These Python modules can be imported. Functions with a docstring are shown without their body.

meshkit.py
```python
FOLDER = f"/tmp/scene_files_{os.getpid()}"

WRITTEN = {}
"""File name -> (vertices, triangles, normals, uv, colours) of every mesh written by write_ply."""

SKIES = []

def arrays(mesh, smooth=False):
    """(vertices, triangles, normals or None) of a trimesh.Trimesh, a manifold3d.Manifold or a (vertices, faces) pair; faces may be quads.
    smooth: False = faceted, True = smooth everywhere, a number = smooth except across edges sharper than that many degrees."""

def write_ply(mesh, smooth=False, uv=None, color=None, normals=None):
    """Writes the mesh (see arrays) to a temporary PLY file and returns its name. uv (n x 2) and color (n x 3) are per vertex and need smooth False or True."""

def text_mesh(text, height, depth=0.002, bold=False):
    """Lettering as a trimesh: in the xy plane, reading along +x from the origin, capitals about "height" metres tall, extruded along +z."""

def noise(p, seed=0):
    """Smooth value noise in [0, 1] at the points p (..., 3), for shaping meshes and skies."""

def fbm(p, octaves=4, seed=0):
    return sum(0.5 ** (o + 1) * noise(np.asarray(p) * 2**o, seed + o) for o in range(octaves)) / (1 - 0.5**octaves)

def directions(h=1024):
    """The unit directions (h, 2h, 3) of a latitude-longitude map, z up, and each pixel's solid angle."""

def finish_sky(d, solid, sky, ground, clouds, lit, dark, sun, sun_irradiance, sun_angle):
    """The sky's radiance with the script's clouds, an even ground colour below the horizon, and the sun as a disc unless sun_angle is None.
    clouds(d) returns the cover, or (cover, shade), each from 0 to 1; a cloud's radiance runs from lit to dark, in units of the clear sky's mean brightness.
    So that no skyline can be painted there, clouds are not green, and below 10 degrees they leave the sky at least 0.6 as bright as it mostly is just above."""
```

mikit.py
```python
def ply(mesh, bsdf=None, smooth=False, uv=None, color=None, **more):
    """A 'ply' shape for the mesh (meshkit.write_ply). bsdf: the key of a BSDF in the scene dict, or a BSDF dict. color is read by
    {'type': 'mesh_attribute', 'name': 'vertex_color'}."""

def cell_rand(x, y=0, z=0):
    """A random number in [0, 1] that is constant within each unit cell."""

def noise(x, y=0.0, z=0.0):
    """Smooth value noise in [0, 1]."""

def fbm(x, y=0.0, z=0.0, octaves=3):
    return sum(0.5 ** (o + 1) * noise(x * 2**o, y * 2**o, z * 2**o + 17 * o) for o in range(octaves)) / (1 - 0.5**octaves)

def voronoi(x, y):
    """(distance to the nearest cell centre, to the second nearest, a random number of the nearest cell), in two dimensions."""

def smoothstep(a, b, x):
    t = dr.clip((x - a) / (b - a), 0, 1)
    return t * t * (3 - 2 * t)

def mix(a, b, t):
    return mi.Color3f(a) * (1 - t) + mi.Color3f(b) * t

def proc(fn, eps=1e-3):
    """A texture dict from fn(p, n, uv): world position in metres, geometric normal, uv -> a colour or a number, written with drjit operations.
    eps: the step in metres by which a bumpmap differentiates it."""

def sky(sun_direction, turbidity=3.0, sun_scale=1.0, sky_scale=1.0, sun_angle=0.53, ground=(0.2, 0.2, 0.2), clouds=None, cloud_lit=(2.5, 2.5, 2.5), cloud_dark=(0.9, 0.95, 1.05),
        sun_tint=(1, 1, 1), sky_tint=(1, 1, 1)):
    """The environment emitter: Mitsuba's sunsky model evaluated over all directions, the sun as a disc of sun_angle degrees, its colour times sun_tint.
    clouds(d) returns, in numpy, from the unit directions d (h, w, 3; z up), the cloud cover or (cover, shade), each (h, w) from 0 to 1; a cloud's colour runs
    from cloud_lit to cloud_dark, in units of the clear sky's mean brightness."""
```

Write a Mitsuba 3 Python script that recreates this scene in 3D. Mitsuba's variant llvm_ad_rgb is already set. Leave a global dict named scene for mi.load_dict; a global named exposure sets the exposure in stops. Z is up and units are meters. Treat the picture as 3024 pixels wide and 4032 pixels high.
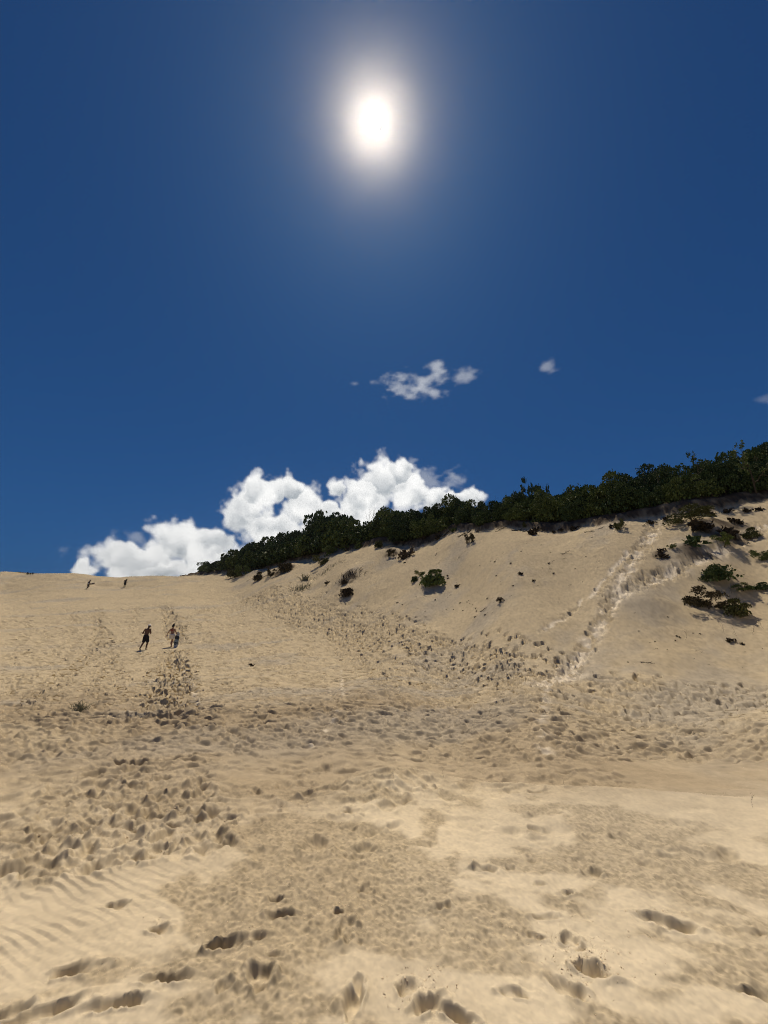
import math, numpy as np, trimesh, manifold3d as m3, mitsuba as mi, mikit, meshkit
import drjit as dr
from scipy.interpolate import RBFInterpolator, RectBivariateSpline
from scipy.ndimage import map_coordinates, gaussian_filter
from scipy.spatial import cKDTree

# ------------------------------------------------------------------ camera, sky, exposure
T = mi.ScalarTransform4f
exposure = 1.45
PITCH, TANX, EYE = math.radians(19.42), 1512 / 1514.0, 1.6
scene, labels = {}, {}
scene['camera'] = {'type': 'perspective', 'fov': 2 * math.degrees(math.atan(TANX)), 'fov_axis': 'x', 'near_clip': 0.05, 'far_clip': 5000.0,
                   'to_world': T().look_at(origin=[0, 0, EYE], target=[0, math.cos(PITCH), EYE + math.sin(PITCH)], up=[0, 0, 1])}


def sight(px, py):
    """Direction of a sight line from where the photographer stands (y ahead, z up)."""
    x, y = (px - 1512) / 1514.0, (2016 - py) / 1514.0
    d = np.array([x, math.cos(PITCH) - y * math.sin(PITCH), math.sin(PITCH) + y * math.cos(PITCH)])
    return d / np.linalg.norm(d)


SUN = [-0.0174, 0.4254, 0.9048]
# cumulus bank over the crest and two small tufts: azimuth, elevation, half widths (degrees)
CLOUDS = [(-37.91, 8.49, 1.82, 0.81), (-33.67, 10.45, 4.77, 2.47), (-28.93, 12.96, 3.71, 3.28), (-24.96, 13.83, 3.47, 2.25), (-31.23, 9.28, 7.16, 1.73), (-23.90, 10.93, 5.67, 2.55), (-20.46, 18.49, 3.05, 4.60), (-20.05, 21.06, 2.19, 2.66), (-17.16, 21.76, 2.27, 2.70), (-17.34, 16.45, 4.05, 2.71), (-14.54, 22.38, 1.74, 2.19), (-12.37, 19.60, 3.50, 3.32), (-8.82, 18.87, 3.75, 2.06), (-3.32, 20.94, 3.72, 4.21), (-0.50, 24.18, 3.92, 3.55), (2.41, 25.28, 2.49, 2.42), (4.01, 22.62, 3.65, 3.37), (8.38, 20.95, 3.15, 2.05), (12.73, 21.24, 3.25, 1.40), (-7.02, 22.71, 1.82, 1.49), (-5.96, 16.16, 11.77, 2.25)]
WISPS = [(3.54, 37.78, 4.72, 1.85, 0.70), (9.43, 38.20, 2.65, 2.47, 0.60), (8.41, 36.40, 3.06, 1.19, 0.60), (13.60, 37.85, 2.35, 1.05, 0.42), (27.78, 36.51, 1.60, 1.22, 0.35), (-5.31, 37.85, 1.13, 0.61, 0.25), (49.42, 24.88, 0.84, 0.45, 0.14), (-33.53, 13.33, 1.53, 1.10, 0.35), (-36.30, 12.90, 1.16, 1.21, 0.45), (-38.42, 10.89, 1.21, 0.87, 0.40), (-40.81, 10.39, 0.90, 0.51, 0.30), (4.52, 26.35, 0.75, 1.67, 0.35), (11.36, 23.94, 2.76, 1.65, 0.50), (7.32, 24.00, 2.43, 1.86, 0.40)]


def clouds(d):
    az = np.degrees(np.arctan2(d[..., 0], d[..., 1]))
    el = np.degrees(np.arcsin(np.clip(d[..., 2], -1, 1)))
    cover, shade = np.zeros(az.shape), np.zeros(az.shape)
    m = (np.abs(az) < 62) & (el < 46)
    a, e = az[m], el[m]
    p = np.stack([a * np.cos(np.radians(e)), e, 0 * a], -1)
    wx = (meshkit.fbm(p * 0.5, 3, 3) - 0.5) * 3.0
    wy = (meshkit.fbm(p * 0.5 + 40, 3, 5) - 0.5) * 2.4
    puff = sum(0.5 ** o * np.abs(2 * meshkit.noise(p * 0.42 * 2 ** o + 7 * o, 11 + o) - 1) for o in range(4)) / 1.875
    fine = meshkit.fbm(p * 0.9 + 9, 3, 21)
    f, sh = np.full(a.shape, -9.0), np.zeros(a.shape)
    for (ca, ce, ra, re) in CLOUDS:
        u, v = (a + wx - ca) / ra, (e + wy - ce) / re
        g = 1 - np.sqrt(u * u + v * v)
        s = np.clip(0.5 - 0.75 * v, 0, 1) * np.clip(g * 1.6 + 0.2, 0, 1)
        sh = np.where(g > f, s, sh)
        f = np.maximum(f, g)
    c = mstep(-0.10, 0.28, f + 0.04 + (fine - 0.5) * 0.65 + (puff - 0.35) * 0.55)
    w = np.zeros(a.shape)
    for (ca, ce, ra, re, k) in WISPS:
        u, v = (a + wx * 0.5 - ca) / ra, (e + wy * 0.5 - ce) / re
        g = 1 - np.sqrt(u * u + v * v)
        w = np.maximum(w, 0.75 * k * mstep(0.0, 1.0, g * 0.95 + (meshkit.fbm(p * [0.55, 1.0, 1] + 77, 4, 9) - 0.5) * 1.9))
    lump = meshkit.fbm(p * 0.42 + 5, 4, 33)
    s = np.clip(0.05 + 0.75 * sh * mstep(0.3, 0.65, lump) + (0.5 - fine) * 0.25 - 0.25 * (puff - 0.4), 0, 1)
    cover[m] = np.maximum(c * (0.55 + 0.45 * mstep(-0.05, 0.3, f)), w)
    shade[m] = np.where(c > w, s, 0.25)
    return cover, shade


def mstep(a, b, x):
    t = np.clip((x - a) / (b - a), 0, 1)
    return t * t * (3 - 2 * t)


scene['sky'] = mikit.sky(SUN, turbidity=2.5, sky_scale=0.50, sun_angle=1.2, sky_tint=(0.25, 0.60, 1.02), clouds=clouds, ground=(0.3, 0.26, 0.2),
                         cloud_lit=(11.5, 11.5, 11.3), cloud_dark=(2.6, 3.2, 3.8))

# thin salty air that scatters the sun forward
scene['air'] = {'type': 'homogeneous', 'albedo': {'type': 'rgb', 'value': [0.12, 0.12, 0.12]}, 'sigma_t': 1.5e-3, 'phase': {'type': 'hg', 'g': 0.955}}
scene['haze'] = {'type': 'cube', 'to_world': T().translate([0, 0, 14]).scale([420, 420, 26]), 'bsdf': {'type': 'null'}, 'interior': {'type': 'ref', 'id': 'air'}}
scene['camera']['medium'] = {'type': 'ref', 'id': 'air'}
labels['haze'] = {'label': 'thin bright sea haze in the air around the sun', 'category': 'haze', 'kind': 'stuff'}

# ------------------------------------------------------------------ helpers
rng = np.random.default_rng(7)


LATTICE = np.random.default_rng(99).random((256, 256)).astype(np.float32)


def fb(x, y, scale, octaves=3, seed=0):
    """Smooth noise about zero, in two dimensions."""
    out = 0
    for o in range(octaves):
        k = 2.0 ** o / scale
        u, v = np.asarray(x) * k + 13.7 * seed + 5.3 * o, np.asarray(y) * k + 7.9 * seed + 3.1 * o
        i, j = np.floor(u), np.floor(v)
        a, b = (u - i).astype(np.float32), (v - j).astype(np.float32)
        i, j = i.astype(np.int64) & 255, j.astype(np.int64) & 255
        i2, j2 = (i + 1) & 255, (j + 1) & 255
        a, b = a * a * (3 - 2 * a), b * b * (3 - 2 * b)
        n = (LATTICE[i, j] * (1 - a) + LATTICE[i2, j] * a) * (1 - b) + (LATTICE[i, j2] * (1 - a) + LATTICE[i2, j2] * a) * b
        out = out + 0.5 ** (o + 1) * n
    return out / (1 - 0.5 ** octaves) - 0.5


def mat(name, rgb, rough=0.8, spec=0.2, thin=False):
    scene[name] = {'type': 'twosided', 'bsdf': {'type': 'principled', 'base_color': {'type': 'rgb', 'value': list(rgb)}, 'roughness': rough, 'specular': spec}}


def key_for(name):
    if name not in labels and name not in scene:
        return name
    i = 1
    while f'{name}_{i:03d}' in labels or f'{name}_{i:03d}' in scene:
        i += 1
    return f'{name}_{i:03d}'


def thing(name, label, category, group=None, kind=None):
    k = key_for(name)
    labels[k] = {'label': label, 'category': category}
    if group:
        labels[k]['group'] = group
    if kind:
        labels[k]['kind'] = kind
    return k


def part(parent, name, shape, label=None):
    k = key_for(f'{parent}__{name}')
    scene[k] = shape
    if label:
        labels[k] = {'label': label}
    return k


# ------------------------------------------------------------------ the dune: one sheet, polar grid round the viewpoint
CTRL = np.array([(-3.10, 2.40, 0.000), (-4.00, 2.93, 0.000), (-5.34, 3.72, 0.020), (-6.94, 4.66, 0.030), (-1.73, 2.40, 0.000), (-2.23, 2.93, 0.000),
(-2.98, 3.72, 0.020), (-3.87, 4.66, 0.030), (-0.87, 2.40, 0.000), (-1.12, 2.93, 0.000), (-1.50, 3.72, 0.020), (-1.95, 4.66, 0.030),
(0.00, 2.40, 0.000), (0.00, 2.93, 0.000), (0.00, 3.72, 0.020), (0.00, 4.66, 0.030), (0.87, 2.40, 0.000), (1.12, 2.93, 0.000),
(1.49, 3.72, 0.020), (1.94, 4.66, 0.030), (1.73, 2.40, 0.000), (2.23, 2.93, 0.000), (2.98, 3.72, 0.020), (3.87, 4.66, 0.030),
(3.08, 2.40, 0.000), (3.96, 2.93, 0.000), (5.30, 3.72, 0.020), (6.88, 4.66, 0.030), (-5.06, 5.93, 0.020), (-3.44, 6.61, 0.000),
(-1.20, 6.74, -0.030), (1.15, 7.00, -0.060), (3.51, 6.92, -0.040), (5.64, 6.56, -0.020), (-7.21, 8.13, 0.250), (-5.29, 8.91, 0.120),
(-2.80, 9.33, 0.050), (0.48, 9.34, 0.000), (3.64, 9.05, 0.050), (7.51, 8.50, 0.100), (-14.16, 15.50, 0.273), (-9.48, 15.50, 0.273),
(-4.64, 15.00, 0.316), (-0.10, 14.00, 0.247), (4.59, 13.00, 0.273), (-25.38, 27.00, 1.438), (-15.01, 28.50, 1.479), (-5.23, 27.00, 1.280),
(1.22, 22.50, 0.943), (-44.52, 46.00, 5.203), (-32.74, 46.00, 5.203), (-20.51, 45.00, 5.125), (-9.23, 40.00, 4.239), (-73.18, 74.00, 12.087),
(-53.37, 69.00, 11.468), (-50.22, 75.00, 12.618), (-34.01, 73.00, 12.040), (-27.47, 72.00, 12.271), (-108.24, 108.00, 21.230), (-86.69, 108.00, 20.943),
(-66.71, 106.00, 20.023), (-52.40, 104.00, 19.744), (12.97, 14.20, 0.384), (14.91, 16.00, 1.133), (10.33, 15.00, 0.399), (7.66, 17.00, 0.619),
(9.12, 19.80, 1.714), (4.49, 25.00, 1.744), (5.44, 29.50, 3.911), (-2.72, 38.00, 4.577), (-3.14, 43.00, 7.416), (-22.20, 66.00, 11.812),
(19.85, 20.20, 4.073), (15.90, 21.50, 4.232), (11.75, 24.50, 4.599), (6.84, 36.00, 7.643), (-0.37, 47.00, 10.425), (-9.87, 57.00, 11.544),
(32.51, 25.50, 12.055), (29.12, 27.30, 11.858), (24.05, 29.00, 11.523), (20.47, 31.50, 11.641), (18.21, 33.50, 11.793), (13.45, 40.00, 13.685),
(9.11, 46.00, 15.167), (-0.47, 58.00, 17.061), (-9.59, 67.00, 17.454), (-18.18, 75.00, 17.601), (-32.85, 88.00, 18.123), (-46.66, 99.00, 19.200),
(31.13, 31.00, 13.600), (45.19, 45.00, 15.000), (23.67, 38.00, 13.800), (37.38, 60.00, 16.000), (15.56, 48.00, 16.200), (24.31, 75.00, 18.500),
(-0.54, 68.00, 19.600), (-0.76, 95.00, 21.500), (-21.64, 90.00, 21.000), (-28.85, 120.00, 22.500), (-39.19, 105.00, 21.500), (-59.11, 125.00, 21.500),
(-135.57, 135.00, 19.500), (-230.97, 230.00, 12.000), (-99.70, 135.00, 19.500), (-169.87, 230.00, 12.000), (-63.84, 135.00, 19.500), (-108.76, 230.00, 12.000),
(-10.88, 5.07, 0.400), (-36.25, 16.90, 4.500), (-72.50, 33.81, 13.000), (-108.76, 50.71, 17.000), (-271.89, 126.79, 6.000), (10.88, 5.07, 1.500),
(18.13, 8.45, 6.500), (29.00, 13.52, 13.000), (63.44, 29.58, 15.500), (271.89, 126.79, 10.000), (9.40, -3.42, 0.300), (28.19, -10.26, 5.000),
(93.97, -34.20, 9.000), (-9.40, -3.42, 0.000), (-37.59, -13.68, 1.000), (-112.76, -41.04, 4.000), (1.03, -2.82, 0.000), (6.84, -18.79, -0.600),
(30.78, -84.57, -3.000), (-6.84, -18.79, -0.800), (-30.78, -84.57, -3.000), (0.00, -400.00, -8.000), (0.00, 300.00, 16.000), (150.00, 259.81, 14.000),
(0.00, 900.00, 0.000), (900.00, 0.00, 0.000), (-900.00, 0.00, 0.000), (0.00, -900.00, -12.000), (-450.00, 779.42, 0.000), (578.51, 689.44, 0.000)])


def squeeze(x, y):
    r = np.hypot(x, y)
    k = np.log(r + 1.5) / np.maximum(r, 1e-6)
    return np.stack([x * k, y * k], -1)


rbf = RBFInterpolator(squeeze(CTRL[:, 0], CTRL[:, 1]), CTRL[:, 2], kernel='thin_plate_spline', smoothing=2e-4)
AZ = np.radians(np.concatenate([np.arange(-180, -48, 4.0), np.arange(-48, 48.01, 0.094), np.arange(51.9, 178, 4.0)]))
R = np.concatenate([[0.12, 0.4, 0.8], 1.2 * np.exp(np.arange(0, math.log(1.9 / 1.2), 0.012)), 1.9 * np.exp(np.arange(0, math.log(12 / 1.9), 0.0026)), 12 * np.exp(np.arange(0, math.log(60 / 12), 0.005)),
                    60 * np.exp(np.arange(0, math.log(120 / 60), 0.008)), 120 * np.exp(np.arange(0.05, 1.25, 0.09))])
NR, NA = len(R), len(AZ)
ca_, cr_ = np.concatenate([np.linspace(-math.pi, -0.9, 30)[:-1], np.linspace(-0.9, 0.9, 150), np.linspace(0.9, math.pi, 30)[1:]]), np.linspace(math.log(0.1), math.log(1000), 190)
ga, gr = np.meshgrid(ca_, np.exp(cr_))
coarse = rbf(squeeze((gr * np.sin(ga)).ravel(), (gr * np.cos(ga)).ravel())).reshape(ga.shape)
H = RectBivariateSpline(cr_, ca_, coarse, kx=3, ky=3)(np.log(R), AZ)
X, Y = R[:, None] * np.sin(AZ)[None], R[:, None] * np.cos(AZ)[None]


def grid_index(x, y):
    r, a = np.hypot(x, y), np.arctan2(x, y)
    return np.interp(np.log(r), np.log(R), np.arange(NR)), np.interp(a, AZ, np.arange(NA))


def ground(x, y):
    i, j = grid_index(np.asarray(x, float), np.asarray(y, float))
    return map_coordinates(H, [np.atleast_1d(i), np.atleast_1d(j)], order=1, mode='nearest').reshape(np.shape(x))


def at(px, py):
    """Where a sight line first meets the ground."""
    d = sight(px, py)
    t = np.exp(np.linspace(math.log(1.5), math.log(170), 420))
    for n in range(2):
        hit = np.nonzero(EYE + t * d[2] <= ground(t * d[0], t * d[1]))[0]
        k = max(hit[0] if len(hit) else len(t) - 1, 1)
        t = np.linspace(t[k - 1], t[k], 24)
    x, y = t[-1] * d[0], t[-1] * d[1]
    return np.array([x, y, float(ground(x, y))])


def line(pts):
    return np.array([at(*p)[:2] for p in pts])


def along(poly, x, y):
    """(signed distance to the polyline, positive on its far side; arc length of the nearest point)."""
    best, sign, arc, s0 = np.full(np.shape(x), 1e9), np.zeros(np.shape(x)), np.zeros(np.shape(x)), 0.0
    for a, b in zip(poly[:-1], poly[1:]):
        d = b - a
        L = np.hypot(*d)
        t = np.clip(((x - a[0]) * d[0] + (y - a[1]) * d[1]) / L ** 2, 0, 1)
        dx, dy = x - a[0] - t * d[0], y - a[1] - t * d[1]
        q = np.hypot(dx, dy)
        c = d[0] * dy - d[1] * dx
        near = q < best
        best, sign, arc = np.where(near, q, best), np.where(near, np.sign(c), sign), np.where(near, s0 + t * L, arc)
        s0 += L
    return best * sign, arc


# the edge of the scrub on top of the bank (world x, y)
EDGE = np.array([(-64.61, 112.00), (-47.16, 100.00), (-33.47, 89.50), (-18.70, 77.00), (-9.81, 68.50), (-0.48, 59.00), (9.29, 46.80), (13.72, 40.70), (18.59, 34.10), (20.86, 32.00), (24.55, 29.50), (29.53, 27.60), (32.88, 25.70), (40.88, 23.50)])
s_edge, _ = along(EDGE, X, Y)
rag = fb(X, Y, 1.6, 4, 5) * 2.6 + fb(X, Y, 0.35, 2, 6) * 0.8
soil = mstep(-0.35, 0.15, s_edge + rag + 0.65) * (Y > 0)
H += 0.75 * mstep(-1.0, 0.1, s_edge + rag * 0.8) * (Y > 0)
# brow of the low mound in the foreground: a small drop beyond it
BROW = line([(900, 3215), (1250, 3150), (1500, 3095), (1700, 3085), (1950, 3115), (2300, 3140), (2700, 3170), (3024, 3190), (3400, 3220)])
s_brow, arc_brow = along(BROW, X, Y)
end = mstep(0.0, 1.6, arc_brow)
wob = fb(X, Y, 0.8, 3, 12) * 0.35
sb = s_brow + wob
H += end * np.where(sb < 0, 0.05 * np.exp(np.minimum(sb, 0) / 0.9), 0.05 - 0.17 * mstep(0, 0.55, sb) + 0.12 * mstep(1.2, 5.0, sb))
RR = np.hypot(X, Y)
open_ = 1 - soil
front = (Y > 0) & (np.abs(np.arctan2(X, Y)) < 0.9)
# broad undulation, hummocks, wind drifts
H += fb(X, Y, 14, 3, 21) * np.clip(RR / 40, 0, 1) * 1.0 + fb(X, Y, 4.2, 3, 22) * np.clip(RR / 25, 0.12, 1) * 0.42
H += fb(X * 0.75 + Y * 0.5, Y * 1.1 - X * 0.5, 0.9, 3, 23) * np.clip(RR / 12, 0.3, 1) * 0.10 * open_
H += (fb(X, Y, 0.6, 4, 24) * 0.35 * soil)


def hummock(px, py, r, h):
    global H
    c = at(px, py)
    q = ((X - c[0]) ** 2 + (Y - c[1]) ** 2) / r ** 2
    H += np.where(q < 9, h * np.exp(-q), 0)


for hm in [(1375, 2262, 2.2, 0.7), (1360, 2330, 1.1, 0.35), (1690, 2280, 1.5, 0.45), (1240, 2310, 1.6, 0.35), (1540, 2170, 1.4, 0.5), (2790, 2080, 1.3, 0.8), (2850, 2150, 0.9, 0.45),
           (2700, 2170, 0.9, 0.4), (2560, 2375, 1.0, 0.3), (2830, 2255, 0.9, 0.3), (330, 2795, 0.55, 0.14), (1560, 3060, 0.5, 0.09), (1000, 2260, 2.0, 0.8), (1130, 2240, 2.0, 0.8)]:
    hummock(*hm)
mounds = np.zeros(X.shape)
for (px, py, r) in [(2790, 2085, 1.0), (2870, 2110, 1.1), (2850, 2060, .7), (2730, 2160, .9), (2900, 2070, .7), (1120, 2248, 2.2), (1060, 2262, 1.6), (1000, 2275, 1.2), (1375, 2270, 1.3), (1540, 2180, 1.2), (1600, 2195, 1.0), (1365, 2340, .7), (2600, 2185, .6), (940, 2270, 1.6)]:
    c = at(px, py)
    q_ = np.sqrt((X - c[0]) ** 2 + (Y - c[1]) ** 2) / r
    mounds = np.maximum(mounds, (1 - mstep(0.45, 1.15, q_ + fb(X, Y, 0.7, 3, 91) * 1.6)) * 0.8)
# rough stretch under the skyline on the left
c0 = at(150, 2285)
q_ = np.exp(-((Y - c0[1]) / 9) ** 2) * mstep(-30, -45, X)
H += q_ * fb(X, Y, 3.0, 3, 31) * 1.2

# ---- patches of sand of different kind (their own colour): pale dry drift, brown coarse sand, grey weathered crust
ux, uy = X * 0.80 + Y * 0.60, Y * 0.80 - X * 0.60
patch = fb(X / 1.7 + fb(X, Y, 0.7, 2, 40), Y + 0.25 * X, 0.50, 4, 41) + 0.35 * fb(X, Y, 1.4, 2, 42) + 0.35 * fb(X / 1.5, Y, 0.15, 3, 47)
patch_far = fb(X, Y, 6.0, 4, 43)
near = np.exp(-(RR / 7.5) ** 3)
coarse_sand = mstep(-0.03, 0.13, patch) * near + (1 - near) * mstep(-0.05, 0.25, patch_far) * 0.5
damp_c = [at(1000, 2950), at(1900, 3040), at(500, 2950), at(2600, 3060), at(1200, 2800), at(150, 2980), at(620, 2820), at(150, 2800)]
damp = np.zeros(X.shape)
for c, r in zip(damp_c, (2.6, 2.2, 2.4, 2.2, 3.0, 2.4, 3.0, 3.0)):
    damp = np.maximum(damp, np.exp(-(((X - c[0]) / (1.6 * r)) ** 2 + ((Y - c[1]) / (1.2 * r)) ** 2) * 0.55))
damp = np.clip(damp * (1.0 + 1.4 * fb(X, Y, 2.2, 4, 44)), 0, 1) * mstep(-0.5, 0.6, sb * end + (1 - end) + 0.8 * fb(X, Y, 0.5, 3, 49))
crust = mstep(0.02, 0.28, fb(ux / 2.2, uy, 3.0, 4, 45) + 0.25 * fb(X, Y, 0.7, 3, 46)) * np.clip(RR / 14, 0, 1)
bare = np.zeros(X.shape)     # freshly turned pale sand on the slides

# ---- fine relief: coarse grains, ripples
H += open_ * near * (fb(X, Y, 0.06, 3, 51) * (0.007 + 0.019 * coarse_sand) + fb(X, Y, 0.024, 1, 58) * (0.002 + 0.013 * coarse_sand) + fb(X, Y, 0.11, 2, 48) * 0.012 + fb(X, Y, 0.22, 3, 52) * 0.030)
H += open_ * (1 - near) * (fb(X, Y, 0.35, 3, 53) * 0.018 * np.clip(RR / 12, 0.5, 1.4) + fb(X, Y, 0.09, 2, 54) * 0.014)
rp = at(200, 3560)
phase = (X * 0.42 + Y * 0.91) * 2 * math.pi / 0.062 + fb(X, Y, 0.45, 3, 55) * 16
H += (0.0042 * np.sin(phase) + 0.0012 * np.sin(2 * phase)) * (0.4 + 1.6 * mstep(-0.15, 0.2, fb(X, Y, 0.4, 3, 59))) * np.exp(-(((X - rp[0]) / 0.75) ** 2 + ((Y - rp[1]) / 0.55) ** 2)) * open_
phase = (X * 0.25 + Y * 0.97) * 2 * math.pi / 0.16 + fb(X, Y, 1.2, 2, 56) * 9
H += 0.006 * np.sin(phase) * np.clip((20 - RR) / 8, 0, 1) * np.clip((RR - 6.5) / 3, 0, 1) * mstep(-0.1, 0.2, fb(X, Y, 3, 2, 57)) * open_

# ---- footprints
PRINTS = []      # x, y, heading, half length, half width, depth, sharpness, rim


def walk(pts, passes, width, depth, sharp, stride=0.62, size=0.15, drop=0.1):
    poly = line(pts)
    seg = np.hypot(*np.diff(poly, axis=0).T)
    arc = np.concatenate([[0], np.cumsum(seg)])
    for p in range(passes):
        off, f = rng.normal(0, width * 0.5), rng.uniform(0, 9)
        ss = np.arange(rng.uniform(0, 0.6), arc[-1], stride * rng.uniform(0.85, 1.2))
        for n, s in enumerate(ss):
            if rng.random() < drop:
                continue
            x, y = np.interp(s, arc, poly[:, 0]), np.interp(s, arc, poly[:, 1])
            x2, y2 = np.interp(s + 0.3, arc, poly[:, 0]), np.interp(s + 0.3, arc, poly[:, 1])
            hd = math.atan2(y2 - y, x2 - x + 1e-6)
            o = off + 0.35 * width * math.sin(s * 0.35 + f) + (0.10 if n % 2 else -0.10) + rng.normal(0, 0.05)
            k = rng.uniform(0.8, 1.25)
            PRINTS.append((x - math.sin(hd) * o, y + math.cos(hd) * o, hd + rng.normal(0, 0.25), size * 0.76 * k, size * 0.56 * k * rng.uniform(0.9, 1.35), depth * rng.uniform(0.6, 1.3) * (1.5 if math.hypot(x, y) > 11 else 1.0), sharp * rng.uniform(0.8, 1.25), 0.3))


def scatter(corners, n, depth, sharp, size=0.15, heading=1.6):
    c = [np.array(p, float) for p in corners]
    for _ in range(n):
        u, v = rng.random(2)
        p = (c[0] * (1 - u) + c[1] * u) * (1 - v) + (c[3] * (1 - u) + c[2] * u) * v
        q = at(*p)
        k = rng.uniform(0.75, 1.4)
        PRINTS.append((q[0], q[1], heading + rng.normal(0, 0.6), size * 0.72 * k, size * k * rng.uniform(0.55, 0.85), depth * rng.uniform(0.4, 1.3), sharp * rng.uniform(0.6, 1.3), 0.25))


walk([(180, 3420), (300, 3280), (430, 3120), (560, 2960), (650, 2790), (700, 2620), (690, 2450), (630, 2340), (600, 2290)], 16, 0.85, 0.085, 0.9, drop=0.05)
walk([(480, 3330), (600, 3150), (640, 2980), (680, 2800), (705, 2620)], 15, 0.85, 0.085, 1.0)
walk([(690, 2640), (700, 2520), (660, 2400), (610, 2300)], 12, 0.6, 0.08, 1.0)
walk([(250, 3320), (480, 3180), (760, 3060)], 12, 1.0, 0.085, 1.0)
walk([(330, 3260), (470, 3100), (580, 2950), (660, 2780), (700, 2600)], 12, 0.6, 0.12, 1.15, size=0.13)
walk([(60, 3330), (250, 3240), (420, 3130)], 4, 0.5, 0.07, 0.8)
walk([(40, 2850), (130, 2740), (260, 2650), (350, 2560), (400, 2420), (330, 2370)], 7, 0.6, 0.07, 0.7)
walk([(260, 2960), (330, 2860), (400, 2700), (430, 2560), (380, 2420)], 8, 0.6, 0.07, 0.7)
walk([(180, 3030), (330, 2890), (470, 2800)], 3, 0.5, 0.06, 0.7)
walk([(690, 2450), (850, 2380), (980, 2330)], 6, 0.5, 0.06, 0.7)
walk([(850, 2290), (1000, 2345), (1180, 2400), (1400, 2480), (1650, 2560), (1900, 2620), (2150, 2665)], 22, 2.6, 0.08, 1.0)
walk([(900, 2290), (1150, 2420), (1350, 2520), (1600, 2620), (1800, 2700), (2100, 2760)], 14, 3.2, 0.07, 0.9)
walk([(1010, 2325), (1340, 2435), (1750, 2540), (2070, 2600)], 7, 0.6, 0.07, 0.9)
walk([(820, 2300), (930, 2420), (1050, 2560), (1150, 2750)], 9, 2.2, 0.05, 0.6)
walk([(2150, 2660), (2500, 2700), (2800, 2740), (3060, 2770)], 11, 1.2, 0.06, 0.8)
walk([(1900, 2700), (2300, 2770), (2700, 2830), (3060, 2880)], 11, 1.2, 0.055, 0.8)
walk([(2000, 2790), (2400, 2860), (2800, 2920), (3060, 2960)], 8, 0.9, 0.055, 0.8)
walk([(2160, 2680), (2125, 2800), (2140, 2900), (2180, 3000), (2220, 3080)], 4, 0.35, 0.07, 0.9)
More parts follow.
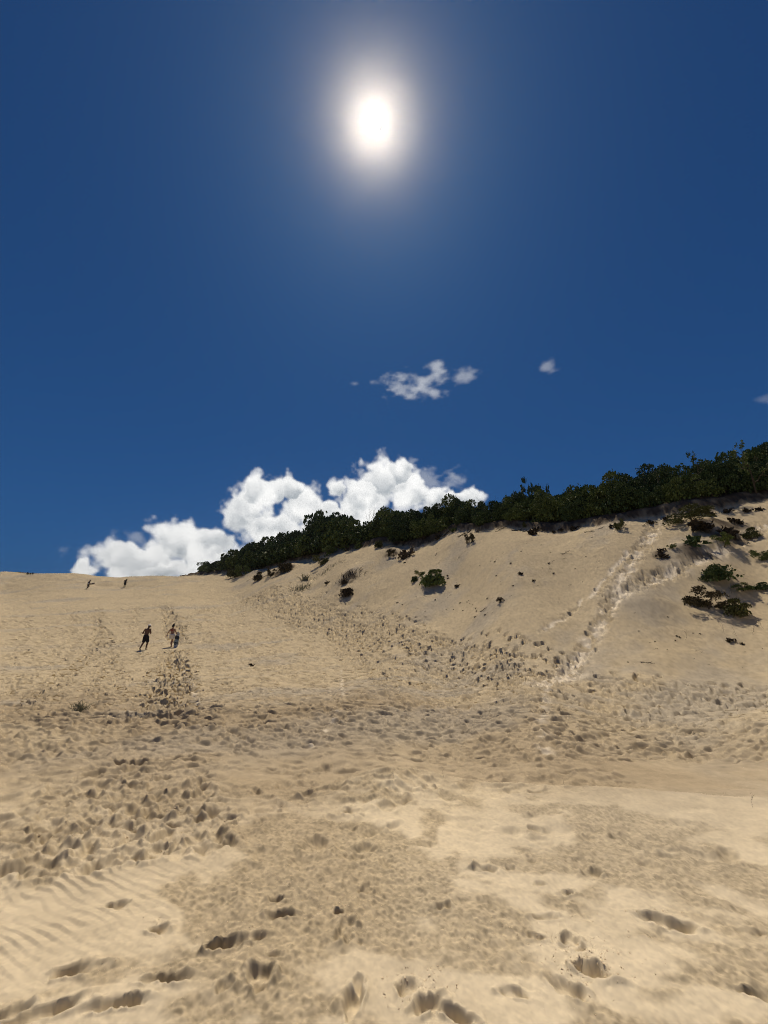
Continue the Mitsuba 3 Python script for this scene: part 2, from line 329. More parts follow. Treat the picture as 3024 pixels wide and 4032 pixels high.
walk([(1300, 2480), (1480, 2640), (1560, 2740), (1620, 2800)], 6, 0.5,
 0.06, 0.8)
walk([(1345, 2640), (1350, 2760), (1300, 2850), (1215, 2950), (1170, 3080)], 1, 0.05, 0.05, 0.8, drop=0)
walk([(1320, 2990), (1375, 3130), (1350, 3290), (1280, 3420)], 3, 0.25, 0.065, 0.9)
walk([(1500, 3160), (1700, 3120), (1900, 3150)], 2, 0.3, 0.055, 0.9)
walk([(620, 2330), (560, 2480), (400, 2700)], 3, 0.9, 0.05, 0.6)
for a in ((120, 2420), (240, 2350), (480, 2340), (760, 2330)):
    walk([a, (a[0] + 40, a[1] + 90), (a[0] + 120, a[1] + 260)], 4, 1.6, 0.06, 0.6)
scatter([(0, 2330), (900, 2310), (1200, 2500), (0, 2560)], 1700, 0.045, 0.75, 0.2)
scatter([(0, 2560), (1200, 2500), (1700, 2640), (0, 2760)], 2600, 0.055, 0.9, 0.15)
scatter([(0, 2760), (1700, 2640), (2100, 2900), (0, 3000)], 3200, 0.06, 0.9, 0.13)
scatter([(1400, 2620), (3024, 2700), (3024, 2990), (1700, 3000)], 2300, 0.065, 0.95, 0.15, 1.4)
scatter([(900, 2900), (2300, 2950), (2500, 3090), (900, 3200)], 420, 0.05, 0.8, 0.13)
scatter([(0, 3000), (900, 2900), (900, 3200), (0, 3250)], 260, 0.045, 0.7, 0.15)
scatter([(200, 3100), (800, 3020), (900, 3330), (100, 3450)], 700, 0.085, 1.0, 0.12, 1.0)
scatter([(1000, 3150), (3000, 3230), (3000, 3420), (900, 3400)], 46, 0.035, 0.7, 0.12)
# the slides down the steep bank on the right
SLIDES = [([(2120, 2690), (2290, 2580), (2370, 2440), (2440, 2330), (2560, 2265), (2700, 2225), (2830, 2175), (2960, 2110)], 11, 0.42),
          ([(2380, 2400), (2440, 2290), (2500, 2190), (2560, 2110), (2590, 2065)], 7, 0.34), ([(2450, 2350), (2520, 2300), (2620, 2270), (2700, 2250)], 4, 0.2),
          ([(2330, 2350), (2400, 2260), (2470, 2170)], 2, 0.15), ([(2120, 2490), (2215, 2430), (2290, 2370)], 1, 0.1), ([(2960, 2075), (3024, 2060), (3100, 2060)], 4, 0.5)]
for pts, n, w in SLIDES:
    walk(pts, n, w, 0.055, 1.1, stride=0.45, size=0.15, drop=0.05)
    s_, arc_ = along(line(pts), X, Y)
    lump = fb(X, Y, 0.5, 3, 61)
    b = np.exp(-((s_ + fb(X, Y, 0.9, 2, 64) * 0.5) / (w * 0.95)) ** 2)
    bare = np.maximum(bare, b * mstep(-0.12, 0.08, lump))
    H += b * (fb(X, Y, 0.32, 3, 62) * 0.15 - 0.05)
for pts, w in (([(1345, 2640), (1350, 2760), (1300, 2850), (1215, 2950)], 0.07), ([(720, 2620), (760, 2700), (790, 2780)], 0.08), ([(2160, 2700), (2130, 2830), (2150, 2960)], 0.12)):
    s_, arc_ = along(line(pts), X, Y)
    bare = np.maximum(bare, 0.6 * np.exp(-(s_ / w) ** 2) * mstep(-0.1, 0.05, fb(X, Y, 0.25, 2, 63)))
# single prints in the foreground: place, heading, half length, half width, depth
for (px, py, hd, a, b, dp) in [(2240, 3705, 0.1, .055, .045, .06), (2110, 3690, 2.9, .06, .03, .05), (2150, 3612, 0.0, .09, .028, .045), (2230, 3515, 0.05, .05, .028, .05), (2120, 3480, 0.3, .05, .026, .03),
        (2290, 3735, 0.2, .045, .025, .03), (1900, 3420, 0.0, .09, .04, .05), (2010, 3420, 0.1, .04, .025, .04), (2330, 3440, 0.4, .09, .05, .045), (2430, 3290, 0.1, .08, .04, .04), (2100, 3260, 0.1, .07, .035, .04),
        (2640, 3640, -0.45, .15, .05, .06), (2560, 3605, -0.4, .08, .035, .05), (2330, 3820, -0.5, .11, .05, .075), (2290, 3795, 0.1, .06, .03, .07), (2230, 3900, -0.7, .1, .05, .05), (1020, 3850, 1.5, .075, .07, .07), (690, 3845, .15, .09, .045, .06), (600, 3855, .4, .07, .03, .05),
        (300, 3825, .3, .13, .05, .055), (460, 3950, .25, .14, .035, .06), (520, 3935, .1, .04, .03, .05), (880, 3720, .35, .13, .045, .075), (980, 3700, .3, .09, .04, .06), (1110, 3600, .05, .1, .04, .06), (1090, 3545, .1, .06, .03, .05), (1330, 3590, .2, .035, .03, .06),
        (1360, 3660, 1.2, .11, .05, .05), (1080, 3755, .15, .05, .02, .03), (630, 3660, .35, .07, .035, .05), (460, 3560, .1, .08, .035, .045), (170, 3990, .5, .16, .04, .06), (20, 4000, .6, .1, .04, .06), (1600, 3890, .6, .06, .05, .05), (1680, 3960, .5, .09, .05, .055), (1790, 3985, -.5, .1, .04, .06),
        (1410, 3870, 1.5, .05, .03, .04), (1390, 3950, 1.4, .1, .045, .05), (880, 3880, 1.2, .05, .04, .03), (2020, 3910, -.2, .07, .03, .04), (1440, 3500, .5, .06, .035, .05), (1750, 3560, .3, .05, .03, .05), (2990, 3920, -.4, .1, .03, .04), (2960, 3665, -.1, .1, .02, .03),
        (560, 3200, .3, .12, .06, .08), (320, 3260, .4, .14, .06, .08), (700, 3190, .2, .1, .05, .08), (760, 3270, .4, .1, .05, .07), (900, 3220, .1, .1, .05, .07), (1380, 3190, .3, .09, .05, .07), (1210, 3120, .1, .1, .04, .06), (120, 3370, .3, .12, .05, .06), (260, 3400, .4, .1, .04, .05)]:
    q = at(px, py)
    PRINTS.append((q[0], q[1], hd, a, b, dp, 1.2, 0.4))
PRINTS = np.array(PRINTS)
# rounded far prints are trampled wider
rp_ = np.hypot(PRINTS[:, 0], PRINTS[:, 1])
PRINTS[:, 3:5] *= np.interp(rp_, [5, 25, 60, 110], [0.95, 1.0, 1.3, 1.8])[:, None]
PRINTS[:, 4] *= np.interp(rp_, [3, 5, 9, 30], [1.0, 1.5, 1.9, 1.9])
PRINTS[:, 3] *= np.interp(rp_, [4, 9, 40], [1.0, 0.85, 0.9])
PRINTS[:, 5] *= np.interp(rp_, [2.5, 4, 6.5, 9, 14, 22, 60, 110], [0.85, 0.86, 0.82, 1.4, 1.8, 1.7, 2.5, 3.3])
PRINTS[:, 6] *= np.interp(rp_, [8, 13, 40], [1, 1.35, 1.5])
KIND = np.random.default_rng(3)
WALKERS = [at(565, 2559), at(671, 2548), at(690, 2550), at(343, 2320), at(489, 2313)]
D = np.zeros(X.shape, np.float32)
# broken crust: plates of random level and tilt
plate = np.zeros(X.shape, np.float32)
pr = np.random.default_rng(77)
for r0, r1, cell, amp in ((1.0, 3.6, 0.05, 0.010), (3.6, 9.0, 0.085, 0.016), (9.0, 18.0, 0.18, 0.045)):
    i0, i1 = np.searchsorted(R, [r0, r1])
    jx = np.nonzero(np.abs(AZ) < 0.86)[0]
    sl = (slice(i0, i1), slice(jx[0], jx[-1] + 1))
    n = int(r1 * 2 / cell)
    gx, gy = np.meshgrid(np.arange(-n, n) * cell, np.arange(0, n) * cell)
    c = np.stack([gx, gy], -1).reshape(-1, 2) + pr.uniform(-0.5, 0.5, (gx.size, 2)) * cell
    c = c[np.hypot(*c.T) < r1 + 0.3]
    _, near_ = cKDTree(c).query(np.stack([X[sl] + fb(X[sl], Y[sl], cell * 1.1, 2, 5) * cell * 0.8, Y[sl] + fb(X[sl], Y[sl], cell * 1.1, 2, 6) * cell * 0.8], -1).reshape(-1, 2))
    lev, tl = pr.uniform(-1, 1, len(c)) ** 3, pr.normal(0, 0.16, (len(c), 2))
    dxy = np.stack([X[sl].ravel(), Y[sl].ravel()], -1) - c[near_]
    plate[sl] = (lev[near_] * amp + (tl[near_] * dxy).sum(1) * 0.9).reshape(X[sl].shape)
chunk = (fb(X, Y, 0.085, 3, 81) * 1.0 + fb(X, Y, 0.03, 2, 82) * 0.5).astype(np.float32)
chunk_far = (fb(X, Y, 0.30, 3, 83) * 1.1).astype(np.float32)
for (x, y, hd, a, b, dp, sharp, rim) in PRINTS:
    r = math.hypot(x, y)
    reach = a * 1.9
    i0, i1 = np.searchsorted(R, [r - reach, r + reach])
    da = reach / max(r, 0.5)
    az = math.atan2(x, y)
    j0, j1 = np.searchsorted(AZ, [az - da, az + da])
    ph = KIND.uniform(0, 6.28, 4)
    if i1 - i0 < 2 or j1 - j0 < 2:
        continue
    sl = (slice(i0, i1), slice(j0, j1))
    dx, dy = X[sl] - x, Y[sl] - y
    u, v = dx * math.cos(hd) + dy * math.sin(hd), -dx * math.sin(hd) + dy * math.cos(hd)
    th = np.arctan2(v / b, u / a)
    ck = chunk[sl] if r < 9 else chunk_far[sl]
    q = np.sqrt((u / a) ** 2 + (v / (b * (1 + 0.22 * u / a))) ** 2) / (1 + 0.10 * np.sin(3 * th + ph[0]) + (0.06 * np.sin(5 * th + ph[1]) + 0.14 * ck) * min(sharp, 1.2))
    w0 = float(np.clip(1.05 - 0.55 / max(sharp, 0.3), 0.0, 0.60))
    bowl = 1 - mstep(w0, 1.05, q)
    heel = 0.75 + 0.35 * np.cos(u / a * 2.6 + ph[1]) - 0.25 * ck * sharp
    edge = dp * np.clip(rim * (0.5 + 0.5 * np.sin(3 * th + ph[3])) + 0.5 * ck * sharp * rim, 0, 1) * np.exp(-((q - 1.25) / 0.22) ** 2)
    broken = np.clip(1.25 - np.abs(q - 1.05) / 0.55, 0, 1) * min(max(sharp - 0.55, 0) * 1.8, 1.0)
    D[sl] = D[sl] * (1 - 0.7 * bowl) - dp * bowl * heel + edge * np.clip(1 - D[sl] / 0.02, 0, 1) + 0.6 * broken * plate[sl] * (1 - mstep(0.005, 0.03, np.abs(D[sl])))
soft = np.clip((18 - RR) / 8, 0, 1)
D = D * (1 - soft) + gaussian_filter(D, (0.75, 0.8)) * soft     # dry sand slumps
churn = np.zeros(X.shape, np.float32)
for (px, py, r, k) in [(1330, 3590, .30, 1), (1420, 3690, .16, .9), (1200, 3510, .2, .7), (2300, 3850, .24, 1), (2200, 3760, .2, .8), (1960, 3700, .2, .6), (1640, 3900, .17, 1), (1760, 3970, .15, .9), (900, 3700, .2, .9), (620, 3680, .14, .7), (480, 3930, .16, .8), (150, 3990, .16, .8),
                       (560, 3220, .9, .9), (350, 3280, .7, .9), (760, 3150, .7, .8), (900, 3230, .35, .7), (200, 3340, .5, .7), (1900, 3420, .2, .8), (1200, 3180, .4, .6), (2640, 3640, .22, .8), (2290, 2700, 1.6, .6), (2150, 2700, 1.4, .6), (1900, 3060, .4, .8), (2650, 3105, .5, .5), (650, 3000, 1.0, .7), (700, 2800, 1.2, .6)]:
    c = at(px, py)
    q_ = np.sqrt((X - c[0]) ** 2 + (Y - c[1]) ** 2) / r
    churn = np.maximum(churn, k * (1 - mstep(0.35, 1.3, q_ + fb(X, Y, 0.22 + 0.2 * r, 3, 92) * 1.8)))
for c in WALKERS:
    q_ = np.hypot(X - c[0], Y - c[1])
    D *= mstep(0.3, 1.5, q_)
H += D + churn * (gaussian_filter(plate, 0.8) * 0.45 + chunk * np.clip(RR / 8, 0.2, 1) * 0.030)

# ---- sheet
col = np.empty(X.shape + (3,))
pale, brown, grey, dark = np.array([.72, .635, .455]), np.array([.43, .365, .245]), np.array([.375, .345, .28]), np.array([.075, .062, .05])
col[:] = np.array([.468, .402, .276])
col = col * (1 - near[..., None] * (1 - coarse_sand)[..., None] * 0.8) + pale * near[..., None] * (1 - coarse_sand)[..., None] * 0.8
k = (coarse_sand * (0.85 * near + 0.15))[..., None]
col = col * (1 - k) + brown * k
k = (damp * 0.7)[..., None]
col = col * (1 - k) + np.array([.325, .265, .178]) * k
k = (crust * 0.7)[..., None]
col = col * (1 - k) + grey * k
k = (bare * 0.9)[..., None]
col = col * (1 - k) + np.array([.74, .68, .55]) * k
soiln = np.clip(np.maximum(soil, mounds) * (1.0 + 1.2 * fb(X, Y, 0.5, 3, 71)), 0, 1)
col = col * (1 - soiln[..., None]) + dark * soiln[..., None]
col *= (1 + 0.20 * fb(X, Y, 0.16, 3, 72) + (0.30 + 0.60 * coarse_sand) * fb(X, Y, 0.022, 2, 73) * near + 0.35 * fb(X, Y, 0.10, 2, 74) * (1 - near))[..., None]
V = np.concatenate([np.stack([X, Y, H], -1).reshape(-1, 3), [[0, 0, float(H[0].mean())]]])
C = np.concatenate([np.clip(col, 0.01, 0.9).reshape(-1, 3), [[.5, .42, .3]]])
i, j = np.meshgrid(np.arange(NR - 1), np.arange(NA), indexing='ij')
j2 = (j + 1) % NA
quads = np.stack([i * NA + j, i * NA + j2, (i + 1) * NA + j2, (i + 1) * NA + j], -1).reshape(-1, 4)[:, ::-1]
jj = np.arange(NA)
F = np.vstack([quads[:, [0, 1, 2]], quads[:, [0, 2, 3]], np.stack([np.full(NA, NR * NA), (jj + 1) % NA, jj], -1)])
scene['sand'] = {'type': 'twosided', 'bsdf': {'type': 'diffuse', 'reflectance': {'type': 'mesh_attribute', 'name': 'vertex_color'}}}
scene['ground'] = mikit.ply(trimesh.Trimesh(V, F, process=False), 'sand', smooth=True, color=C)
labels['ground'] = {'label': 'pale sand dune covered in footprints rising to a crest and a steep bank', 'category': 'sand dune', 'kind': 'structure'}
# ------------------------------------------------------------------ plants
def leaf_mesh(points, normals, size, rg, per=5, slim=0.55, spread=0.9):
    """per leaves fanned round every twig tip; each leaf is a folded kite of two faces."""
    n = len(points) * per
    p = np.repeat(points, per, 0)
    d = np.repeat(normals, per, 0) + rg.normal(0, spread, (n, 3)) + [0, 0, 0.15]
    d /= np.linalg.norm(d, axis=1, keepdims=True)
    side = np.cross(d, rg.normal(0, 1, (n, 3)) + [0, 0, 0.3])
    side /= np.linalg.norm(side, axis=1, keepdims=True) + 1e-9
    up = np.cross(side, d)
    L = size * rg.uniform(0.65, 1.25, (n, 1))
    a = p + d * L * 0.12
    tip = p + d * L
    mid = p + d * L * 0.55 + up * L * 0.10
    v = np.stack([a, mid + side * L * slim * 0.5, tip, mid - side * L * slim * 0.5], 1).reshape(-1, 3)
    k = np.arange(n)[:, None] * 4
    f = np.concatenate([k + [0, 1, 2], k + [0, 2, 3]], 1).reshape(-1, 3)
    return v, f


def crown(seed, lumps, tips, size, per=5, base=0.1, slim=0.55, airy=0.0, wide=0.72):
    """Foliage in the unit box x, y in [-1, 1], z in [0, 1]; size is the leaf length in the same units."""
    rg = np.random.default_rng(seed)
    c = np.stack([rg.uniform(-wide, wide, lumps), rg.uniform(-wide, wide, lumps), rg.uniform(base + 0.05, 0.86, lumps)], -1)
    c[:, 2] *= 1 - 0.45 * rg.random(lumps) * (np.hypot(c[:, 0], c[:, 1]) > 0.3)
    r = rg.uniform(0.16, 0.38, lumps)
    w = r ** 2 / (r ** 2).sum()
    which = rg.choice(lumps, tips, p=w)
    n = rg.normal(0, 1, (tips, 3))
    n[:, 2] = np.where(n[:, 2] < -0.45, -n[:, 2], n[:, 2])
    n /= np.linalg.norm(n, axis=1, keepdims=True)
    rad = r[which] * (rg.uniform(0.66, 1.10, tips) if not airy else rg.random(tips) ** 0.45)
    rad = np.where(rg.random(tips) < 0.05, rad * rg.uniform(1.05, 1.4, tips), rad)
    p = c[which] + n * rad[:, None] * [1, 1, 0.6]
    inside = np.zeros(tips, bool)
    if not airy:
        for k in range(lumps):
            inside |= (np.linalg.norm((p - c[k]) / [1, 1, 0.6], axis=1) < r[k] * 0.62)
    keep = ~inside & (p[:, 2] > -0.02)
    p, n = p[keep], n[keep]
    p[:, 2] = np.clip(p[:, 2], 0.0, 1.1)
    v, f = leaf_mesh(p, n, size, rg, per, slim)
    m = 0 if airy else 300
    core = np.stack([rg.uniform(-0.8, 0.8, m), rg.uniform(-0.8, 0.8, m), rg.uniform(0.03, 0.62, m)], -1)
    core[:, :2] *= (1.08 - 0.6 * core[:, 2:3])
    if m:
        v2, f2 = leaf_mesh(core, rg.normal(0, 1, core.shape), size * 2.2, rg, 2, 0.8)
        v, f = np.vstack([v, v2]), np.vstack([f, f2 + len(v)])
    return trimesh.Trimesh(v, f, process=False)


def tube(points, radii, sides=5):
    p = np.asarray(points, float)
    t = np.gradient(p, axis=0)
    t /= np.linalg.norm(t, axis=1, keepdims=True) + 1e-12
    a = np.cross(t, np.where(np.abs(t[:, 2:]) < 0.9, [0, 0, 1.0], [1.0, 0, 0]))
    a /= np.linalg.norm(a, axis=1, keepdims=True) + 1e-12
    b, ang = np.cross(t, a), np.arange(sides) * 2 * np.pi / sides
    v = p[:, None] + np.broadcast_to(radii, (len(p),))[:, None, None] * (np.cos(ang)[None, :, None] * a[:, None] + np.sin(ang)[None, :, None] * b[:, None])
    i, j = np.meshgrid(np.arange(len(p) - 1), np.arange(sides), indexing='ij')
    q = np.stack([i * sides + j, i * sides + (j + 1) % sides, (i + 1) * sides + (j + 1) % sides, (i + 1) * sides + j], -1).reshape(-1, 4)
    n = len(p) * sides
    caps = [[n, (k + 1) % sides, k] for k in range(sides)] + [[n + 1, n - sides + k, n - sides + (k + 1) % sides] for k in range(sides)]
    return trimesh.Trimesh(np.vstack([v.reshape(-1, 3), p[:1], p[-1:]]), np.vstack([q[:, [0, 1, 2]], q[:, [0, 2, 3]], caps]), process=False)


def branching(rg, start, direction, length, radius, depth, out, up=0.25, droop=0.0, kids=3):
    n = 5
    pts, d = [np.array(start, float)], np.array(direction, float)
    for _ in range(n):
        d = d + rg.normal(0, 0.22, 3) + [0, 0, up * 0.3 - droop]
        d /= np.linalg.norm(d)
        pts.append(pts[-1] + d * length / n)
    out.append(tube(pts, np.linspace(radius, radius * 0.5, n + 1), 5 if radius > 0.02 else 4))
    if depth:
        for k in range(kids):
            q = pts[int(rg.integers(2, n + 1))]
            d2 = d + rg.normal(0, 0.75, 3)
            branching(rg, q, d2 / np.linalg.norm(d2), length * rg.uniform(0.5, 0.8), radius * 0.55, depth - 1, out, up, droop, kids)
    return pts


def limbs(seed):
    rg, out = np.random.default_rng(seed), []
    branching(rg, [0, 0, -0.06], [rg.normal(0, 0.2), rg.normal(0, 0.2), 1], 0.55, 0.045, 2, out)
    return trimesh.util.concatenate(out)


mat('leaf_dark', (.055, .090, .030), 0.65, 0.2)
mat('leaf_mid', (.10, .14, .040), 0.65, 0.2)
mat('leaf_olive', (.085, .095, .028), 0.6, 0.25)
mat('leaf_bright', (.12, .155, .035), 0.6, 0.25)
mat('leaf_brown', (.070, .058, .028), 0.7, 0.2)
mat('leaf_grey', (.20, .20, .13), 0.7, 0.2)
mat('bark', (.10, .08, .06), 0.9, 0.1)
mat('dead_wood', (.17, .145, .12), 0.9, 0.1)
mat('litter', (.05, .04, .03), 0.9, 0.1)
TREE_NEAR = [crown(100 + k, 26, 2300, 0.062, slim=0.8) for k in range(6)]
TREE_FAR = [crown(200 + k, 20, 900, 0.10, slim=0.8) for k in range(5)]
LOW = [crown(300 + k, 13, 950, 0.085, base=0.0, slim=0.5, airy=1.0 if k % 2 else 0.0) for k in range(6)]
LIMBS = [limbs(400 + k) for k in range(3)]
PLY = {}


def shape(tag, mesh, material, to_world, smooth=False):
    k = (tag, material)
    if k not in PLY:
        PLY[k] = mikit.ply(mesh, material, smooth=smooth)
    return {**PLY[k], 'to_world': to_world}


def grow(key, where, wx, wy, h, turn, crown_id, leaf, wood='bark', sink=0.15, trunk=True):
    tw = T().translate([float(where[0]), float(where[1]), float(where[2]) - sink]).rotate([0, 0, 1], turn).scale([wx, wy, h + sink])
    sets = {'n': TREE_NEAR, 'f': TREE_FAR, 'l': LOW}[crown_id[0]]
    part(key, 'crown' if crown_id[0] != 'l' else 'foliage', shape(crown_id, sets[int(crown_id[1:])], leaf, tw))
    if trunk:
        n = int(turn) % 3
        part(key, 'trunk' if crown_id[0] != 'l' else 'stem', shape(f'limbs{n}', LIMBS[n], wood, tw, 40))


SKYLINE = np.array([(640, 2268), (790, 2242), (815, 2214), (850, 2200), (900, 2188), (918, 2170), (960, 2132), (1000, 2124), (1060, 2118), (1110, 2105), (1135, 2085), (1195, 2080), (1210, 2058), (1240, 2018), (1280, 2006), (1320, 2022), (1370, 2028), (1400, 2052), (1440, 2062), (1490, 2045),
                    (1510, 2012), (1560, 1998), (1620, 1990), (1700, 1975), (1800, 1964), (1905, 1966), (1950, 1955), (2050, 1948), (2080, 1932), (2150, 1926), (2190, 1922), (2240, 1918), (2300, 1922), (2330, 1910), (2400, 1900), (2430, 1862), (2500, 1846), (2560, 1856), (2620, 1846),
                    (2720, 1832), (2780, 1818), (2860, 1790), (2880, 1792), (2950, 1782), (3000, 1752), (3024, 1746), (3400, 1700), (3900, 1640)], float)
EDGE_LEN = np.concatenate([[0], np.cumsum(np.hypot(*np.diff(EDGE, axis=0).T))])


def pixel(p):
    d = np.asarray(p, float) - [0, 0, EYE]
    c, s_ = math.cos(PITCH), math.sin(PITCH)
    z = d[1] * c + d[2] * s_
    return 1512 + 1514 * d[0] / z, 2016 - 1514 * (d[2] * c - d[1] * s_) / z


tr = np.random.default_rng(17)
MARKS = [(0, 'the left tip of the ridge scrub'), (1000, 'the bare grey twiggy tree'), (1150, 'the flat-topped tree'), (1425, 'the leafless forked trees'), (1890, 'the dead twigs at the cloud edge'), (2200, 'the sparse-leaved tree'), (2622, 'the dead stub'), (2840, 'the long-limbed tree')]
NTH = ['first', 'second', 'third', 'fourth', 'fifth', 'sixth', 'seventh', 'eighth', 'ninth', 'tenth', 'eleventh', 'twelfth']
rows = [('front', 0.75, 0.62, 2.3), ('middle', 2.4, 0.86, 2.4), ('rear', 4.4, 0.98, 2.4)]
for row, inland, share, gap in rows:
    s0, found = 8.0 + inland * 0.2, []
    while s0 < EDGE_LEN[-1] - 6:
        e = np.array([np.interp(s0, EDGE_LEN, EDGE[:, 0]), np.interp(s0, EDGE_LEN, EDGE[:, 1])])
        e2 = np.array([np.interp(s0 + 0.5, EDGE_LEN, EDGE[:, 0]), np.interp(s0 + 0.5, EDGE_LEN, EDGE[:, 1])])
        t_ = (e2 - e) / np.hypot(*(e2 - e))
        p = e + np.array([-t_[1], t_[0]]) * (inland + tr.normal(0, 0.35)) + t_ * tr.normal(0, 0.3)
        z = float(ground(p[0], p[1]))
        px, py = pixel([p[0], p[1], z])
        top = np.interp(px, SKYLINE[:, 0], SKYLINE[:, 1]) + tr.normal(0, 4)
        d = sight(px, top)
        h = (EYE + p[1] * d[2] / d[1] - z) * share * tr.uniform(0.88, 1.04)
        dist = math.hypot(*p)
        s0 += gap * tr.uniform(0.75, 1.3) * (1.0 if dist < 50 else 1.5)
        if h < 0.5 or px > 3330 or px < 790:
            continue
        w = float(np.clip(h * 0.62, 1.2, 2.5)) * tr.uniform(0.9, 1.25) * (1.3 if dist > 62 else 1.0)
        found.append((px, p, z, w, h, dist > 62))
    count = {}
    for px, p, z, w, h, far in sorted(found, key=lambda q: q[0]):
        mark = max(m for m in MARKS if m[0] <= px)[1]
        count[mark] = count.get(mark, 0) + 1
        leaf = 'leaf_dark' if tr.random() < 0.6 else 'leaf_mid'
        tone = 'dark' if leaf == 'leaf_dark' else 'lighter green'
        k = thing('scrub_tree', f'{tone} scrub tree, {NTH[min(count[mark], 12) - 1]} {row}-row one right of {mark}', 'tree', 'scrub trees along the ridge')
        grow(k, [p[0], p[1], z], w, w * 0.95, h, float(tr.uniform(0, 360)), ('f%d' % tr.integers(0, 5)) if far else ('n%d' % tr.integers(0, 6)), leaf)


def spot_plant(name, label, cat, px, py, width_px, height_px, crown_id, leaf, group=None, deep=0.8, turn=0.0, wood='bark'):
    p = at(px, py)
    z = p[1] * math.cos(PITCH) + (p[2] - EYE) * math.sin(PITCH)
    k = thing(name, label, cat, group)
    w = width_px / 1514 * z / 2
    grow(k, p, w, w * deep, height_px / 1514 * z * 1.05, turn, crown_id, leaf, wood, sink=0.05)
    return k


